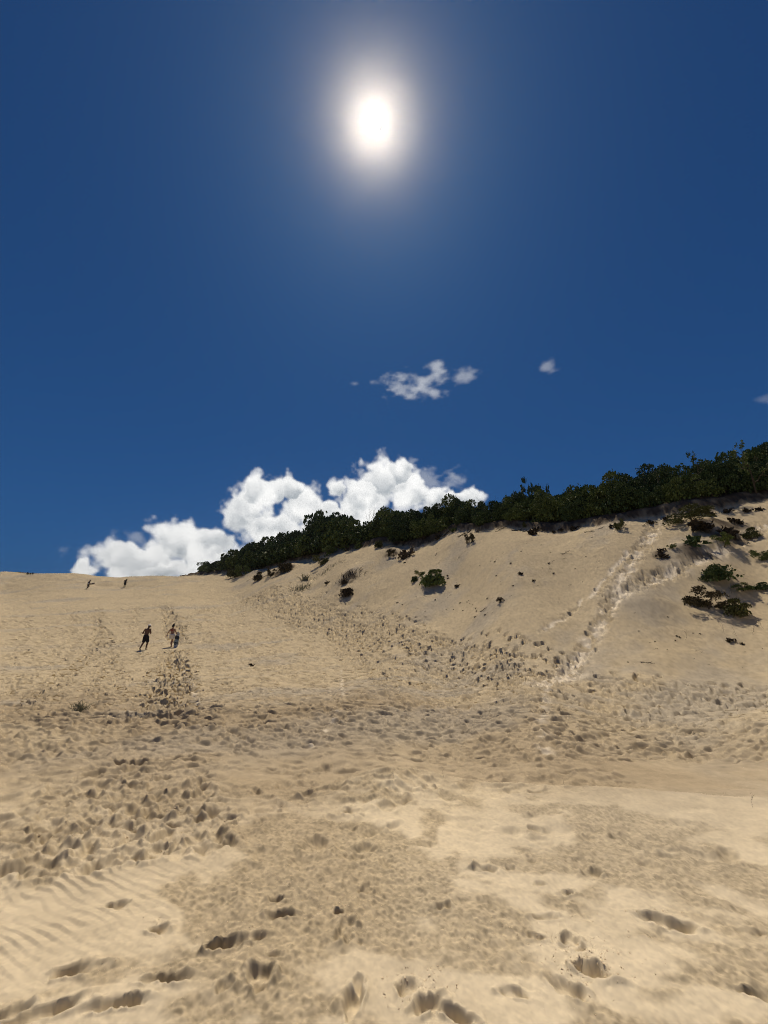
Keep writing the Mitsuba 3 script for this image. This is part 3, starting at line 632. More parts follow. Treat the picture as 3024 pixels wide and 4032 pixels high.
BUSHES = [  # foot of the plant in the photograph, width, height, kind of foliage, what it looks like
    ('shrub', 'round dark shrub with yellow-green top on a sand hummock in mid-face', 'shrub', 1705, 2305, 120, 62, 'l0', 'leaf_mid'), ('shrub', 'bright yellow-green shoots at the left side of the hummock shrub', 'shrub', 1655, 2268, 50, 24, 'l1', 'leaf_bright'),
    ('shrub', 'small dark shrub left of the yellow-green hummock shrub', 'shrub', 1633, 2290, 40, 28, 'l2', 'leaf_dark'), ('shrub', 'small brownish round shrub alone below the dark soil edge, upper middle', 'shrub', 1851, 2138, 48, 42, 'l3', 'leaf_brown'),
    ('shrub', 'round green bush at the soil edge beside the top of the footprint slide', 'shrub', 2442, 2085, 62, 46, 'l1', 'leaf_olive'), ('shrub', 'wide olive shrub with arching branches leaning left over the sand hump', 'shrub', 2725, 2052, 190, 62, 'l5', 'leaf_olive'),
    ('shrub', 'bright light green bush below the dark root mound at right', 'shrub', 2850, 2150, 80, 56, 'l3', 'leaf_bright'), ('shrub', 'olive shrub beside the exposed white sand near the right edge', 'shrub', 2960, 2118, 70, 40, 'l0', 'leaf_olive'),
    ('shrub', 'small green shrub left of the creeping branches on the right face', 'shrub', 2648, 2158, 40, 20, 'l1', 'leaf_mid'), ('shrub', 'low dark leafy shrub above the large brown bush at right', 'shrub', 2835, 2285, 160, 70, 'l4', 'leaf_dark'),
    ('shrub', 'large loose reddish-brown bush on the right face', 'shrub', 2785, 2400, 175, 88, 'l5', 'leaf_brown'), ('shrub', 'green-yellow bush touching the right side of the brown bush', 'shrub', 2905, 2422, 110, 62, 'l0', 'leaf_olive'),
    ('shrub', 'small green shrub at the right edge below the dead branch', 'shrub', 3005, 2205, 70, 48, 'l1', 'leaf_mid'), ('shrub', 'sprawling dark creeper shrub right of the large brown bush', 'shrub', 2925, 2325, 100, 30, 'l5', 'leaf_mid'),
    ('shrub', 'thin dark creeper at the right edge above the brown bush level', 'shrub', 3000, 2320, 70, 26, 'l0', 'leaf_dark'), ('shrub', 'lowest bright green shrub on the far hummocks under the ridge trees', 'shrub', 1265, 2225, 78, 42, 'l1', 'leaf_olive'),
    ('shrub', 'green rounded shrub just above the lowest bright one, far hummocks', 'shrub', 1215, 2185, 80, 46, 'l2', 'leaf_olive'), ('shrub', 'green-grey shrub behind the lowest bright shrub on the far hummocks', 'shrub', 1290, 2190, 85, 44, 'l3', 'leaf_mid'),
    ('shrub', 'strip of low yellow-green shrub under the far ridge trees, upper left', 'shrub', 1065, 2198, 110, 30, 'l0', 'leaf_olive'), ('shrub', 'low yellow-green shrub left of the far sandy scarp', 'shrub', 1000, 2224, 70, 26, 'l1', 'leaf_olive'),
    ('shrub', 'yellow-green shrub low on the far hummock at its left foot', 'shrub', 925, 2272, 60, 36, 'l2', 'leaf_olive'), ('shrub', 'dark shrub clump beside the low yellow-green hummock shrub', 'shrub', 955, 2268, 70, 46, 'l3', 'leaf_mid'),
    ('shrub', 'dry brown tangled shrub at the foot of the far hummocks', 'shrub', 1015, 2286, 46, 34, 'l0', 'leaf_brown'), ('shrub', 'dark brown shrub right of the dry tangled one, far hummocks', 'shrub', 1065, 2270, 52, 34, 'l1', 'leaf_brown'),
    ('shrub', 'dark shrub under the overhang of the far hummocks', 'shrub', 1120, 2250, 70, 40, 'l2', 'leaf_brown'), ('shrub', 'small green shrub at the soil edge, left of two', 'shrub', 1362, 2168, 50, 28, 'l3', 'leaf_mid'),
    ('shrub', 'small green shrub at the soil edge, right of two', 'shrub', 1412, 2160, 40, 26, 'l0', 'leaf_mid'), ('shrub', 'hanging yellowish shrub spilling from the ridge onto the sand', 'shrub', 1570, 2115, 80, 90, 'l1', 'leaf_olive'),
    ('shrub', 'pale green tuft shrub where the sand meets the hanging shrub', 'shrub', 1492, 2155, 50, 34, 'l2', 'leaf_olive'), ('shrub', 'dry shrub half buried on the sand spur below the hanging shrub', 'shrub', 1540, 2190, 44, 30, 'l3', 'leaf_brown'),
    ('shrub', 'small yellowish plant growing in the dark soil edge, middle', 'shrub', 2066, 2075, 22, 20, 'l0', 'leaf_olive'), ('shrub', 'tiny green plant on dark soil under the ridge, left of middle', 'shrub', 1785, 2095, 36, 22, 'l1', 'leaf_mid'),
    ('shrub', 'blackish matted dead bush on the lower slope, left of the hummock shrub', 'shrub', 1365, 2345, 70, 36, 'l2', 'litter'), ('shrub', 'small blackish dead bush clump on the open slope below mid-face', 'shrub', 1972, 2372, 36, 22, 'l3', 'litter'),
    ('shrub', 'little dark plant just below the matted sand mound, lower slope', 'shrub', 1357, 2298, 34, 14, 'l0', 'litter'), ('shrub', 'dark half-buried plant at the right of far hummock grasses', 'shrub', 1288, 2300, 30, 14, 'l1', 'litter')]
for b in BUSHES:
    spot_plant(b[0], b[1], b[2], *b[3:7], b[7], b[8], turn=float(rng.uniform(0, 360)), wood='bark')
for px, w, h, tag in ((108, 9, 5, 'leftmost and largest'), (119, 6, 3, 'middle'), (128, 7, 4, 'rightmost')):
    spot_plant('shrub', f'tiny dark shrub tip on the left skyline, {tag} of three', 'shrub', px, 2262, w, h + 4, 'l0', 'litter', turn=30.0)


def bare(name, label, px, py, height_px, lean, seed, wood='dead_wood', depth=3, tufts=None, push=0.0, group=None, kids=3, rad=0.014):
    """A bare or thinly leaved branching plant; push moves it back from the spot, among the trees."""
    p = at(px, py)
    if push:
        u = p[:2] / np.hypot(*p[:2])
        p = np.array([*(p[:2] + u * push), 0.0])
        p[2] = float(ground(p[0], p[1]))
        _, y0 = pixel(p)
        height_px += y0 - py
    z = p[1] * math.cos(PITCH) + (p[2] - EYE) * math.sin(PITCH)
    h = height_px / 1514 * z
    rg, out = np.random.default_rng(seed), []
    branching(rg, [0, 0, -0.05], [lean, 0, 1], 0.62, rad, depth, out, up=0.5, kids=kids)
    m = trimesh.util.concatenate(out)
    k = thing(name, label, 'dead shrub' if not tufts else 'tree', group)
    tw = T().translate([float(p[0]), float(p[1]), float(p[2])]).scale([h * 0.6, h * 0.6, h / max(0.3, float(m.bounds[1][2]))])
    part(k, 'branches', mikit.ply(m, wood, smooth=40, to_world=tw))
    if tufts:
        ends = np.array([o.vertices[-1] for o in out])
        ends = ends[ends[:, 2] > 0.35]
        v, f = leaf_mesh(np.repeat(ends, 3, 0) + rg.normal(0, 0.02, (3 * len(ends), 3)), rg.normal(0, 1, (3 * len(ends), 3)), tufts[1], rg, 5)
        part(k, 'crown', mikit.ply(trimesh.Trimesh(v, f, process=False), tufts[0], to_world=tw))
    return k


bare('bare_tree', 'bare grey twiggy tree top rising over the far end of the ridge', 1078, 2200, 110, 0.1, 1, push=2.5, rad=0.02)
bare('bare_tree', 'thin leafless tree with forked twigs standing before the clouds', 1398, 2140, 130, 0.15, 2, push=2.0, rad=0.018)
bare('bare_tree', 'slender leafless tree just right of the forked leafless one', 1450, 2130, 135, -0.1, 3, push=2.0, rad=0.016)
bare('bare_tree', 'short dead twigs poking from the canopy at the cloud edge', 1890, 2050, 95, 0.0, 4, push=1.5, rad=0.014)
bare('bare_tree', 'short dead stub above the near canopy at right', 2622, 1990, 165, -0.2, 5, push=1.5, kids=2, depth=2)
bare('flat_topped_tree', 'small flat-topped tree standing clear of the far ridge canopy', 1145, 2190, 125, -0.1, 6, wood='bark', tufts=('leaf_dark', 0.13), push=2.0, rad=0.03)
bare('sparse_tree', 'airy sparse-leaved tree sticking out of the middle canopy', 2200, 2045, 165, -0.1, 7, wood='bark', tufts=('leaf_dark', 0.055), push=1.2, rad=0.018)
bare('sparse_tree', 'dark tree with a long leafy limb reaching left against the sky', 2830, 1985, 225, -0.7, 9, wood='bark', tufts=('leaf_dark', 0.07), push=1.0, rad=0.022)
bare('sparse_tree', 'tall leafy tree top at the right edge, second from the long-limbed tree', 2990, 1975, 235, 0.1, 10, wood='bark', tufts=('leaf_mid', 0.07), push=1.0, rad=0.022)
bare('dead_branch', 'pale dead branching limb lying by white sand at the right edge', 3010, 2115, 60, -0.9, 11, rad=0.02)
for n, (px, py, h, ln, txt) in enumerate([(2850, 2500, 50, 0.5, 'low dry twig plant on the sand below the large brown bush'), (2905, 2510, 46, -0.4, 'dry spreading twig plant right of the black leaf clump'), (2965, 2500, 50, 0.2, 'dry twig plant near the right edge below the shrubs'), (2700, 2520, 40, 0.7, 'bent dry twig on the rippled sand left of the twig plants'),
        (2880, 2345, 36, 0.6, 'leafless creeping stems above the green-yellow bush'), (3010, 2480, 50, -0.3, 'dry stems standing at the right edge of the slope'), (2570, 2095, 24, 0.9, 'dry twigs beside the slide top'), (2960, 3180, 60, 0.3, 'dry stemmy plant at the right edge of the foreground brow'),
        (1545, 3075, 50, 0.4, 'sparse dry plant on the foreground brow, left of the lone stem'), (1745, 3060, 42, 0.05, 'lone upright dry stem on the foreground brow'), (2225, 3100, 36, -0.3, 'thin dry grassy stems behind the foreground brow, right of middle'), (2200, 2375, 20, 0.9, 'small forked stick at the foot of the mid-face'),
        (1280, 2385, 16, 0.9, 'small forked twig low on the far slope')]):
    bare('dry_plant', txt, px, py, h, ln, 30 + n, wood='litter' if n % 2 else 'dead_wood', depth=2, rad=0.012)


def grass(name, label, px, py, width_px, height_px, blades, leaf, seed, thick=0.012):
    p = at(px, py)
    z = p[1] * math.cos(PITCH) + (p[2] - EYE) * math.sin(PITCH)
    W, h = width_px / 1514 * z, height_px / 1514 * z
    rg = np.random.default_rng(seed)
    k = thing(name, label, 'grass tuft')
    out = []
    for b in range(blades):
        x, y = rg.normal(0, W * 0.2), rg.normal(0, W * 0.13)
        g = float(ground(p[0] + x, p[1] + y)) - p[2]
        ln, hh = rg.normal(0, 0.35, 2) + [x / W * 1.3, 0], h * rg.uniform(0.45, 1.1)
        pts = [[x + ln[0] * hh * t * t, y + ln[1] * hh * t * t, g - 0.02 + hh * t * (1 - 0.25 * t)] for t in np.linspace(0, 1, 5)]
        out.append(tube(pts, np.array([1, .9, .8, .55, .1]) * thick * h / 0.3, 3))
    labels[part(k, 'blades', mikit.ply(trimesh.util.concatenate(out), leaf, to_world=T().translate(p.tolist())))] = {'kind': 'stuff'}


grass('grass_tuft', 'green spiky grass tuft on a small sand mound at lower left', 315, 2792, 80, 36, 66, 'leaf_grey', 1, 0.013)
grass('grass_tuft', 'pale dry grass at the foot of the far hummocks, upper of two', 1200, 2285, 40, 34, 42, 'leaf_grey', 2)
grass('grass_tuft', 'thin dry grass below the far hummocks, lower of two', 1185, 2320, 90, 26, 60, 'leaf_grey', 3)
grass('grass_tuft', 'fine sparse grass on the crest of the rounded sand spur, far slope', 1290, 2245, 130, 16, 60, 'leaf_grey', 4)
grass('grass_tuft', 'dark flattened grass on the matted sand mound, lower far slope', 1375, 2270, 110, 20, 72, 'litter', 5, 0.02)

# ---- litter lying on the sand
lr = np.random.default_rng(23)


def stick_mesh(L, rg, fork=True):
    out = []
    d = np.array([1, rg.normal(0, 0.2), 0.05])
    pts = [np.array([0, 0, 0.0])]
    for _ in range(5):
        d = d + rg.normal(0, 0.25, 3) * [0.3, 1, 0.3]
        pts.append(pts[-1] + d / np.linalg.norm(d) * L / 5)
    pts = np.array(pts) + [-L / 2, 0, L * 0.03]
    out.append(tube(pts, np.linspace(L * 0.035, L * 0.018, 6), 5))
    if fork:
        for q in (2, 3):
            out.append(tube([pts[q], pts[q] + np.array([0.15, rg.normal(0, 0.25), 0.12]) * L, pts[q] + np.array([0.3, rg.normal(0, 0.4), 0.08]) * L], [L * 0.02, L * 0.015, L * 0.008], 4))
    return trimesh.util.concatenate(out)


def clump_mesh(rg):
    v, f = leaf_mesh(rg.normal(0, 0.16, (26, 3)) * [1.4, 1, 0.45] + [0, 0, 0.08], rg.normal(0, 1, (26, 3)) + [0, 0, 0.5], 0.32, rg, 3, 0.6)
    return trimesh.Trimesh(v, f, process=False)


STICKS, CLUMPS = [stick_mesh(1.0, lr) for _ in range(5)], [clump_mesh(lr) for _ in range(4)]


def lay(name, label, cat, px, py, size_px, kind, n, material, group=None, turn=None):
    p = at(px, py)
    z = p[1] * math.cos(PITCH) + (p[2] - EYE) * math.sin(PITCH)
    L = size_px / 1514 * z
    e = 0.3
    gx, gy = float(ground(p[0] + e, p[1]) - ground(p[0] - e, p[1])) / (2 * e), float(ground(p[0], p[1] + e) - ground(p[0], p[1] - e)) / (2 * e)
    up = np.array([-gx, -gy, 1.0]); up /= np.linalg.norm(up)
    axis, ang = np.cross([0, 0, 1], up), math.degrees(math.acos(up[2]))
    tw = T().translate(p.tolist())
    if ang > 0.5:
        tw = tw.rotate((axis / np.linalg.norm(axis)).tolist(), ang)
    tw = tw.rotate([0, 0, 1], float(lr.uniform(-50, 50) if turn is None else turn)).scale([float(L)] * 3)
    k = thing(name, label, cat, group)
    m = (STICKS if kind == 's' else CLUMPS)[n % (5 if kind == 's' else 4)]
    scene[k] = shape(f'{kind}{n % (5 if kind == "s" else 4)}', m, material, tw, False)


for row in [('stick', 'dark stick lying on the sand right of the slide foot', 'stick', 2550, 2608, 46, 's', 0, 'litter', None, -20), ('stick', 'forked stick high on the bare face, right of middle', 'stick', 2228, 2178, 34, 's', 1, 'dead_wood', None, 0),
            ('leaf_clump', 'black leaf clump on the sand below the brown bush', 'leaf clump', 2880, 2527, 34, 'c', 0, 'litter', None, 0), ('leaf_clump', 'small black lump right of the black leaf clump', 'leaf clump', 2922, 2536, 18, 'c', 1, 'litter', None, 40),
            ('leaf_clump', 'dark leaf clump lying among the left footprints below the walkers', 'leaf clump', 988, 2623, 22, 'c', 2, 'litter', None, 0), ('leaf_clump', 'dark clump of dead leaves under the middle of the soil edge', 'leaf clump', 2098, 2105, 46, 'c', 3, 'litter', None, 0),
            ('leaf_clump', 'pair of dark clods below the creeping branches, upper one', 'leaf clump', 2608, 2172, 34, 'c', 0, 'litter', None, 10), ('leaf_clump', 'pair of dark clods below the creeping branches, lower one', 'leaf clump', 2608, 2192, 46, 'c', 1, 'litter', None, 60),
            ('leaf_clump', 'dark tangle of creeping branches in the middle of the right hump', 'leaf clump', 2730, 2145, 80, 'c', 2, 'leaf_dark', None, 20), ('leaf_clump', 'dark mat of roots under the arching olive shrub', 'leaf clump', 2770, 2085, 95, 'c', 3, 'litter', None, 20),
            ('leaf_clump', 'dark root mat above the bright light green bush', 'leaf clump', 2870, 2105, 80, 'c', 0, 'litter', None, 70), ('leaf_clump', 'dark patch of litter right of the arching shrub', 'leaf clump', 2900, 2060, 60, 'c', 1, 'litter', None, 0),
            ('leaf_clump', 'weathered root clump on the sand spur below the hanging shrub', 'leaf clump', 1600, 2195, 70, 'c', 2, 'bark', None, 0), ('leaf_clump', 'upturned brown clump on the slope left of the white slide', 'leaf clump', 2052, 2262, 24, 'c', 3, 'litter', None, 30),
            ('leaf_clump', 'dark clump straight below the upturned brown one', 'leaf clump', 2102, 2288, 16, 'c', 0, 'litter', None, 30), ('stick', 'long thin stick pointing up-slope near the spur', 'stick', 1722, 2182, 26, 's', 2, 'dead_wood', None, 35),
            ('stick', 'dead root sticking out of the soil edge, pale', 'stick', 2050, 2088, 34, 's', 3, 'dead_wood', None, 70), ('leaf_clump', 'small dark clump right of the hummock shrub', 'leaf clump', 1802, 2310, 26, 'c', 1, 'litter', None, 0),
            ('stick', 'thin dark stick on the lower slope left of the slide foot', 'stick', 1905, 2402, 34, 's', 4, 'litter', None, -25), ('stick', 'curved pale twig on the lower far slope', 'stick', 1632, 2432, 26, 's', 0, 'dead_wood', None, 30)]:
    lay(row[0], row[1], row[2], row[3], row[4], row[5], row[6], row[7], row[8], row[9], row[10])
for where, corners, n, lo, hi in (('on smooth lower sand left of the white slide', [(1250, 2330), (2050, 2330), (2050, 2440), (1500, 2440)], 46, 6, 14), ('high on the bare face below the soil edge', [(1500, 2160), (2400, 2110), (2350, 2300), (1750, 2330)], 52, 6, 15), ('on rippled sand below the large brown bush', [(2400, 2400), (3010, 2450), (3010, 2640), (2450, 2620)], 26, 6, 14)):
    c = [np.array(p, float) for p in corners]
    for _ in range(n):
        u, v = lr.random(2)
        q = (c[0] * (1 - u) + c[1] * u) * (1 - v) + (c[3] * (1 - u) + c[2] * u) * v
        if lr.random() < 0.6:
            lay('dead_twig', f'small dry twig {where}', 'twig', *q, lr.uniform(lo, hi), 's', int(lr.integers(0, 5)), 'litter', f'dry twigs {where}')
        else:
            lay('dead_leaf', f'small dark dead leaf cluster {where}', 'dead leaf', *q, lr.uniform(lo, hi) * 0.7, 'c', int(lr.integers(0, 4)), 'litter', f'dead leaves {where}')
# roots and litter hanging from the soil edge
for q in np.linspace(1500, 2980, 34):
    py = np.interp(q, [1500, 1900, 2100, 2300, 2450, 2700, 3024], [2140, 2088, 2085, 2090, 2072, 2035, 1992]) + lr.uniform(-6, 12)
    lay('dead_root', 'dark root scrap hanging over the eroded soil edge', 'root', q + lr.uniform(-20, 20), py, lr.uniform(18, 50), 's' if lr.random() < 0.6 else 'c', int(lr.integers(0, 4)), 'litter', 'root scraps along the eroded soil edge')

# ---- crumbs of damp sand thrown up round the prints in the foreground
cr = np.random.default_rng(31)
bits = []
unit = trimesh.creation.icosahedron()
for (px0, py0, sx, sy, n, lo, hi) in [(2330, 3830, 150, 90, 420, .004, .018), (2230, 3740, 160, 90, 260, .004, .012), (1960, 3700, 90, 70, 160, .003, .012), (1640, 3900, 130, 70, 220, .004, .018), (1330, 3590, 120, 60, 340, .004, .014), (1420, 3680, 60, 60, 180, .003, .010),
        (900, 3700, 150, 50, 200, .004, .014), (620, 3670, 60, 40, 90, .003, .010), (480, 3850, 140, 40, 150, .003, .010), (1080, 3500, 120, 40, 200, .004, .012), (700, 3250, 200, 70, 420, .006, .022), (400, 3300, 150, 60, 260, .006, .022), (1900, 3420, 60, 25, 70, .004, .014),
        (1500, 3400, 300, 80, 260, .003, .010), (2600, 3640, 90, 40, 70, .004, .014), (1200, 3190, 150, 40, 150, .006, .016), (2650, 3105, 130, 12, 170, .010, .03), (1900, 3060, 70, 25, 90, .008, .024), (2300, 3000, 700, 500, 0, .01, .02), (1500, 3750, 1200, 250, 900, .002, .006)]:
    for _ in range(int(n * 0.6)):
        d = sight(px0 + cr.normal(0, sx * 0.6), py0 + cr.normal(0, sy * 0.6))
        if d[2] > -0.08:
            continue
        t = -EYE / d[2]
        bits.append((t * d[0], t * d[1], 0.42 * (lo + (hi - lo) * cr.random() ** 4)))
bits = np.array(bits)
gz = ground(bits[:, 0], bits[:, 1])
rot = trimesh.transformations.random_rotation_matrix
vs, fs = [], []
for n, ((x, y, r), z) in enumerate(zip(bits, gz)):
    M = trimesh.transformations.random_rotation_matrix(cr.random(3))[:3, :3]
    vs.append((unit.vertices * cr.uniform(0.45, 1.35, (12, 1)) * [1.3, 0.9, 0.7]) @ M.T * r * [1, 1, 0.8] + [x, y, z + r * 0.15])
    fs.append(unit.faces + 12 * n)
mat('crumb', (.62, .53, .38), 0.95, 0.0)
scene['sand_crumbs'] = mikit.ply(trimesh.Trimesh(np.vstack(vs), np.vstack(fs), process=False), 'crumb')
labels['sand_crumbs'] = {'label': 'crumbs of damp sand scattered round the foreground footprints', 'category': 'sand crumbs', 'kind': 'stuff'}
#VEGEND
# ------------------------------------------------------------------ people
def blob(p, r):
    return m3.Manifold.sphere(float(r), 14).translate([float(q) for q in p])


def bone(a, ra, b, rb):
    return m3.Manifold.batch_hull([blob(a, ra), blob(b, rb)])


def to_mesh(m, edge, smooth=6):
    m = m.refine_to_length(edge)
    q = m.to_mesh()
    t = trimesh.Trimesh(np.asarray(q.vert_properties)[:, :3], np.asarray(q.tri_verts), process=True)
    trimesh.smoothing.filter_taubin(t, lamb=0.5, nu=0.53, iterations=smooth)
    return t


def union(ms):
    return m3.Manifold.batch_boolean(ms, m3.OpType.Add)


def hand(wrist, direction, palm_side, thumb_side, curl):
    """Palm, four unequal fingers and a thumb leaving the side of the palm."""
    d = np.array(direction, float); d /= np.linalg.norm(d)
    n = np.array(palm_side, float); n -= d * (n @ d); n /= np.linalg.norm(n)
    s_ = np.cross(d, n) * thumb_side
    w = np.array(wrist, float)
    out = [m3.Manifold.batch_hull([blob(w, .022), blob(w + d * .085 + s_ * .030, .013), blob(w + d * .085 - s_ * .032, .013)])]
    for off, L in ((.030, .072), (.010, .080), (-.011, .074), (-.031, .058)):
        a = w + d * .085 + s_ * off
        ang, q = curl * 0.5, a
        for k, f in enumerate((.45, .32, .23)):
            v = d * math.cos(ang) + n * math.sin(ang)
            q2 = q + v * L * f
            out.append(bone(q, .0088 - .0008 * k, q2, .0080 - .0008 * k))
            q, ang = q2, ang + curl
    t0 = w + d * .03 + s_ * .028
    t1 = t0 + (s_ * .7 + d * .7) * .042 + n * .008
    out += [bone(t0, .012, t1, .010), bone(t1, .010, t1 + (d * .9 + s_ * .2 + n * .35) * .034, .008)]
    return out


def figure(J, size=1.0, female=False):
    """J: joints in metres, heading +y, z up. Returns the skin as one surface."""
    g = {k: np.array(v, float) for k, v in J.items()}
    B = []
    chest, waist, hips = g['chest'], g['waist'], g['hips']
    sh = .88 if female else 1.0
    for side, s_ in (('l', -1), ('r', 1)):
        S, E, W, P, K, A, Tt = (g[f'{k}_{side}'] for k in ('shoulder', 'elbow', 'wrist', 'hip', 'knee', 'ankle', 'toe'))
        B += [bone(chest + [s_ * .07, 0, .02], .095 * sh, S, .058 * sh), bone(S, .056 * sh, E, .040 * sh), bone(E, .041 * sh, W, .026 * sh)]
        B += [bone(hips + [s_ * .05, 0, -.02], .105, P, .095), bone(P, .092, K, .056), bone(K, .056, K * .62 + A * .38 + [0, -.012, 0], .056), bone(K * .62 + A * .38 + [0, -.012, 0], .056, A, .036)]
        h = Tt - A
        B += [bone(A + [0, -.02, -.02], .036, A + h * .6 + [0, 0, -.02], .032), bone(A + h * .6 + [0, 0, -.02], .034, Tt + [0, 0, -.01], .022)]
        B += hand(W, g.get(f'hand_{side}', W - E), g.get(f'palm_{side}', np.array([-s_, 0.2, 0])), 1 if s_ > 0 else -1, J.get('curl_' + side, [0.35])[0] if isinstance(J.get('curl_' + side), list) else 0.35)
    B += [m3.Manifold.batch_hull([blob(chest + [-.075, 0, 0], .10 * sh), blob(chest + [.075, 0, 0], .10 * sh), blob(waist + [-.05, 0, 0], .085 * sh), blob(waist + [.05, 0, 0], .085 * sh)]),
          m3.Manifold.batch_hull([blob(waist + [-.05, 0, 0], .085 * sh), blob(waist + [.05, 0, 0], .085 * sh), blob(hips + [-.07, -.01, 0], .10), blob(hips + [.07, -.01, 0], .10)])]
    neck, head, look = g['neck'], g['head'], g['look'] / np.linalg.norm(g['look'])
    up = head - neck; up /= np.linalg.norm(up)
    right = np.cross(look, up)
    B += [bone(chest + [0, -.01, .09], .060, neck, .050), bone(neck, .050, head - up * .05, .052)]
    B += [m3.Manifold.batch_hull([blob(head + up * .025, .088), blob(head - look * .03 + up * .03, .084), blob(head - up * .05 + look * .03, .060), blob(head - up * .085 + look * .055, .028)])]
    B += [bone(head + look * .085 + up * .01, .010, head + look * .108 - up * .028, .014)]
    B += [bone(head + look * .082 - up * .058 + right * q, .009, head + look * .086 - up * .058, .010) for q in (-.022, .022)]
    B += [bone(head + look * .078 + up * .016 + right * q, .013, head + look * .080 + up * .016 + right * q * 1.2, .011) for q in (-.032, .032)]
    B += [m3.Manifold.batch_hull([blob(head + right * q + up * .012, .014), blob(head + right * q * 1.08 - up * .03 - look * .01, .010)]) for q in (-.088, .088)]
    return to_mesh(union(B), .03, 5), g, (head, look, up, right)


def garment(parts, edge=.03):
    return to_mesh(union(parts), edge, 4)


mat('skin_brown', (.105, .055, .035), 0.5, 0.35)
mat('skin_tan', (.30, .165, .105), 0.5, 0.35)
mat('skin_dark', (.045, .028, .020), 0.5, 0.35)
mat('black_cloth', (.015, .016, .02), 0.9, 0.15)
mat('white_cloth', (.80, .80, .78), 0.9, 0.15)
mat('cream_cloth', (.62, .58, .52), 0.9, 0.15)
mat('red_cloth', (.30, .03, .03), 0.9, 0.15)
mat('hair_black', (.012, .010, .009), 0.45, 0.5)
mat('board_grey', (.40, .43, .43), 0.3, 0.5)
mat('board_black', (.02, .022, .025), 0.35, 0.5)
mat('board_teal', (.24, .30, .31), 0.3, 0.5)
mat('board_brown', (.22, .14, .08), 0.45, 0.4)


def stand(key, px, py, parts, yaw=0.0, scale=1.0, lift=0.0):
    p = at(px, py)
    tw = T().translate([float(p[0]), float(p[1]), float(p[2]) + lift]).rotate([0, 0, 1], yaw).scale([scale] * 3)
    for name, mesh, m, lab in parts:
        part(key, name, mikit.ply(mesh, m, smooth=50, to_world=tw), lab)
    return p, tw


def shorts(g, low, flare=1.12, top=.02):
    out = [m3.Manifold.batch_hull([blob(g['hips'] + [-.07, -.01, top], .112), blob(g['hips'] + [.07, -.01, top], .112), blob(g['hip_l'], .106), blob(g['hip_r'], .106)])]
    for q in 'lr':
        a, b = g[f'hip_{q}'], g[f'hip_{q}'] * (1 - low) + g[f'knee_{q}'] * low
        out.append(bone(a, .108, b, .095 * flare))
    return garment(out)


def cap_and_hair(head, look, up, right, cap=True):
    skull = m3.Manifold.batch_hull([blob(head + up * .03, .094), blob(head - look * .028 + up * .032, .092)])
    if not cap:
        c = skull ^ m3.Manifold.cube([.5, .5, .3], True).translate([0, 0, .15 + .005]).rotate([0, 0, 0]).translate((head + up * .0).tolist())
        return [('hair', to_mesh(c, .025, 3), 'hair_black', None)]
    crown_ = m3.Manifold.batch_hull([blob(head + up * .034, .101), blob(head - look * .024 + up * .036, .099)]) ^ m3.Manifold.cube([.5, .5, .3], True).translate((head + up * .19 ).tolist())
    brim = m3.Manifold.batch_hull([m3.Manifold.cylinder(.008, .012, .012, 10).translate((head + look * .175 + up * .035 + right * q).tolist()) for q in (-.045, .045)] + [m3.Manifold.cylinder(.008, .012, .012, 10).translate((head + look * .08 + up * .045 + right * q).tolist()) for q in (-.075, .075)])
    hair = skull ^ m3.Manifold.cube([.5, .5, .14], True).translate((head + up * .005 - look * .05).tolist())
    return [('cap', to_mesh(crown_ + brim, .025, 2), 'white_cloth', None), ('hair', to_mesh(hair, .025, 2), 'hair_black', None)]


# man with the white cap, walking away uphill, both hands held in front of him
Jm = dict(hips=(0, 0, .93), waist=(.0, .01, 1.10), chest=(.01, .02, 1.33), neck=(.02, .05, 1.50), head=(.03, .10, 1.615), look=(.15, .9, -.35),
          shoulder_l=(-.185, .02, 1.40), elbow_l=(-.30, -.03, 1.13), wrist_l=(-.12, .20, 1.16), shoulder_r=(.205, .02, 1.40), elbow_r=(.285, .03, 1.12), wrist_r=(.12, .24, 1.17),
          hip_l=(-.09, 0, .90), knee_l=(-.13, .02, .50), ankle_l=(-.15, -.18, .10), toe_l=(-.17, -.05, .03), hip_r=(.09, 0, .90), knee_r=(.10, .13, .50), ankle_r=(.09, .10, .09), toe_r=(.11, .27, .04), palm_l=(.6, .3, .6), palm_r=(-.6, .3, .6))
skin, g, hd = figure(Jm)
k = thing('person', 'bare-chested person in white cap and black shorts walking uphill, nearer pair', 'person')
stand(k, 565, 2559, [('body', skin, 'skin_brown', None), ('shorts', shorts(g, .78), 'black_cloth', 'loose black knee-length shorts')] + cap_and_hair(*hd), yaw=-8, lift=-.02)

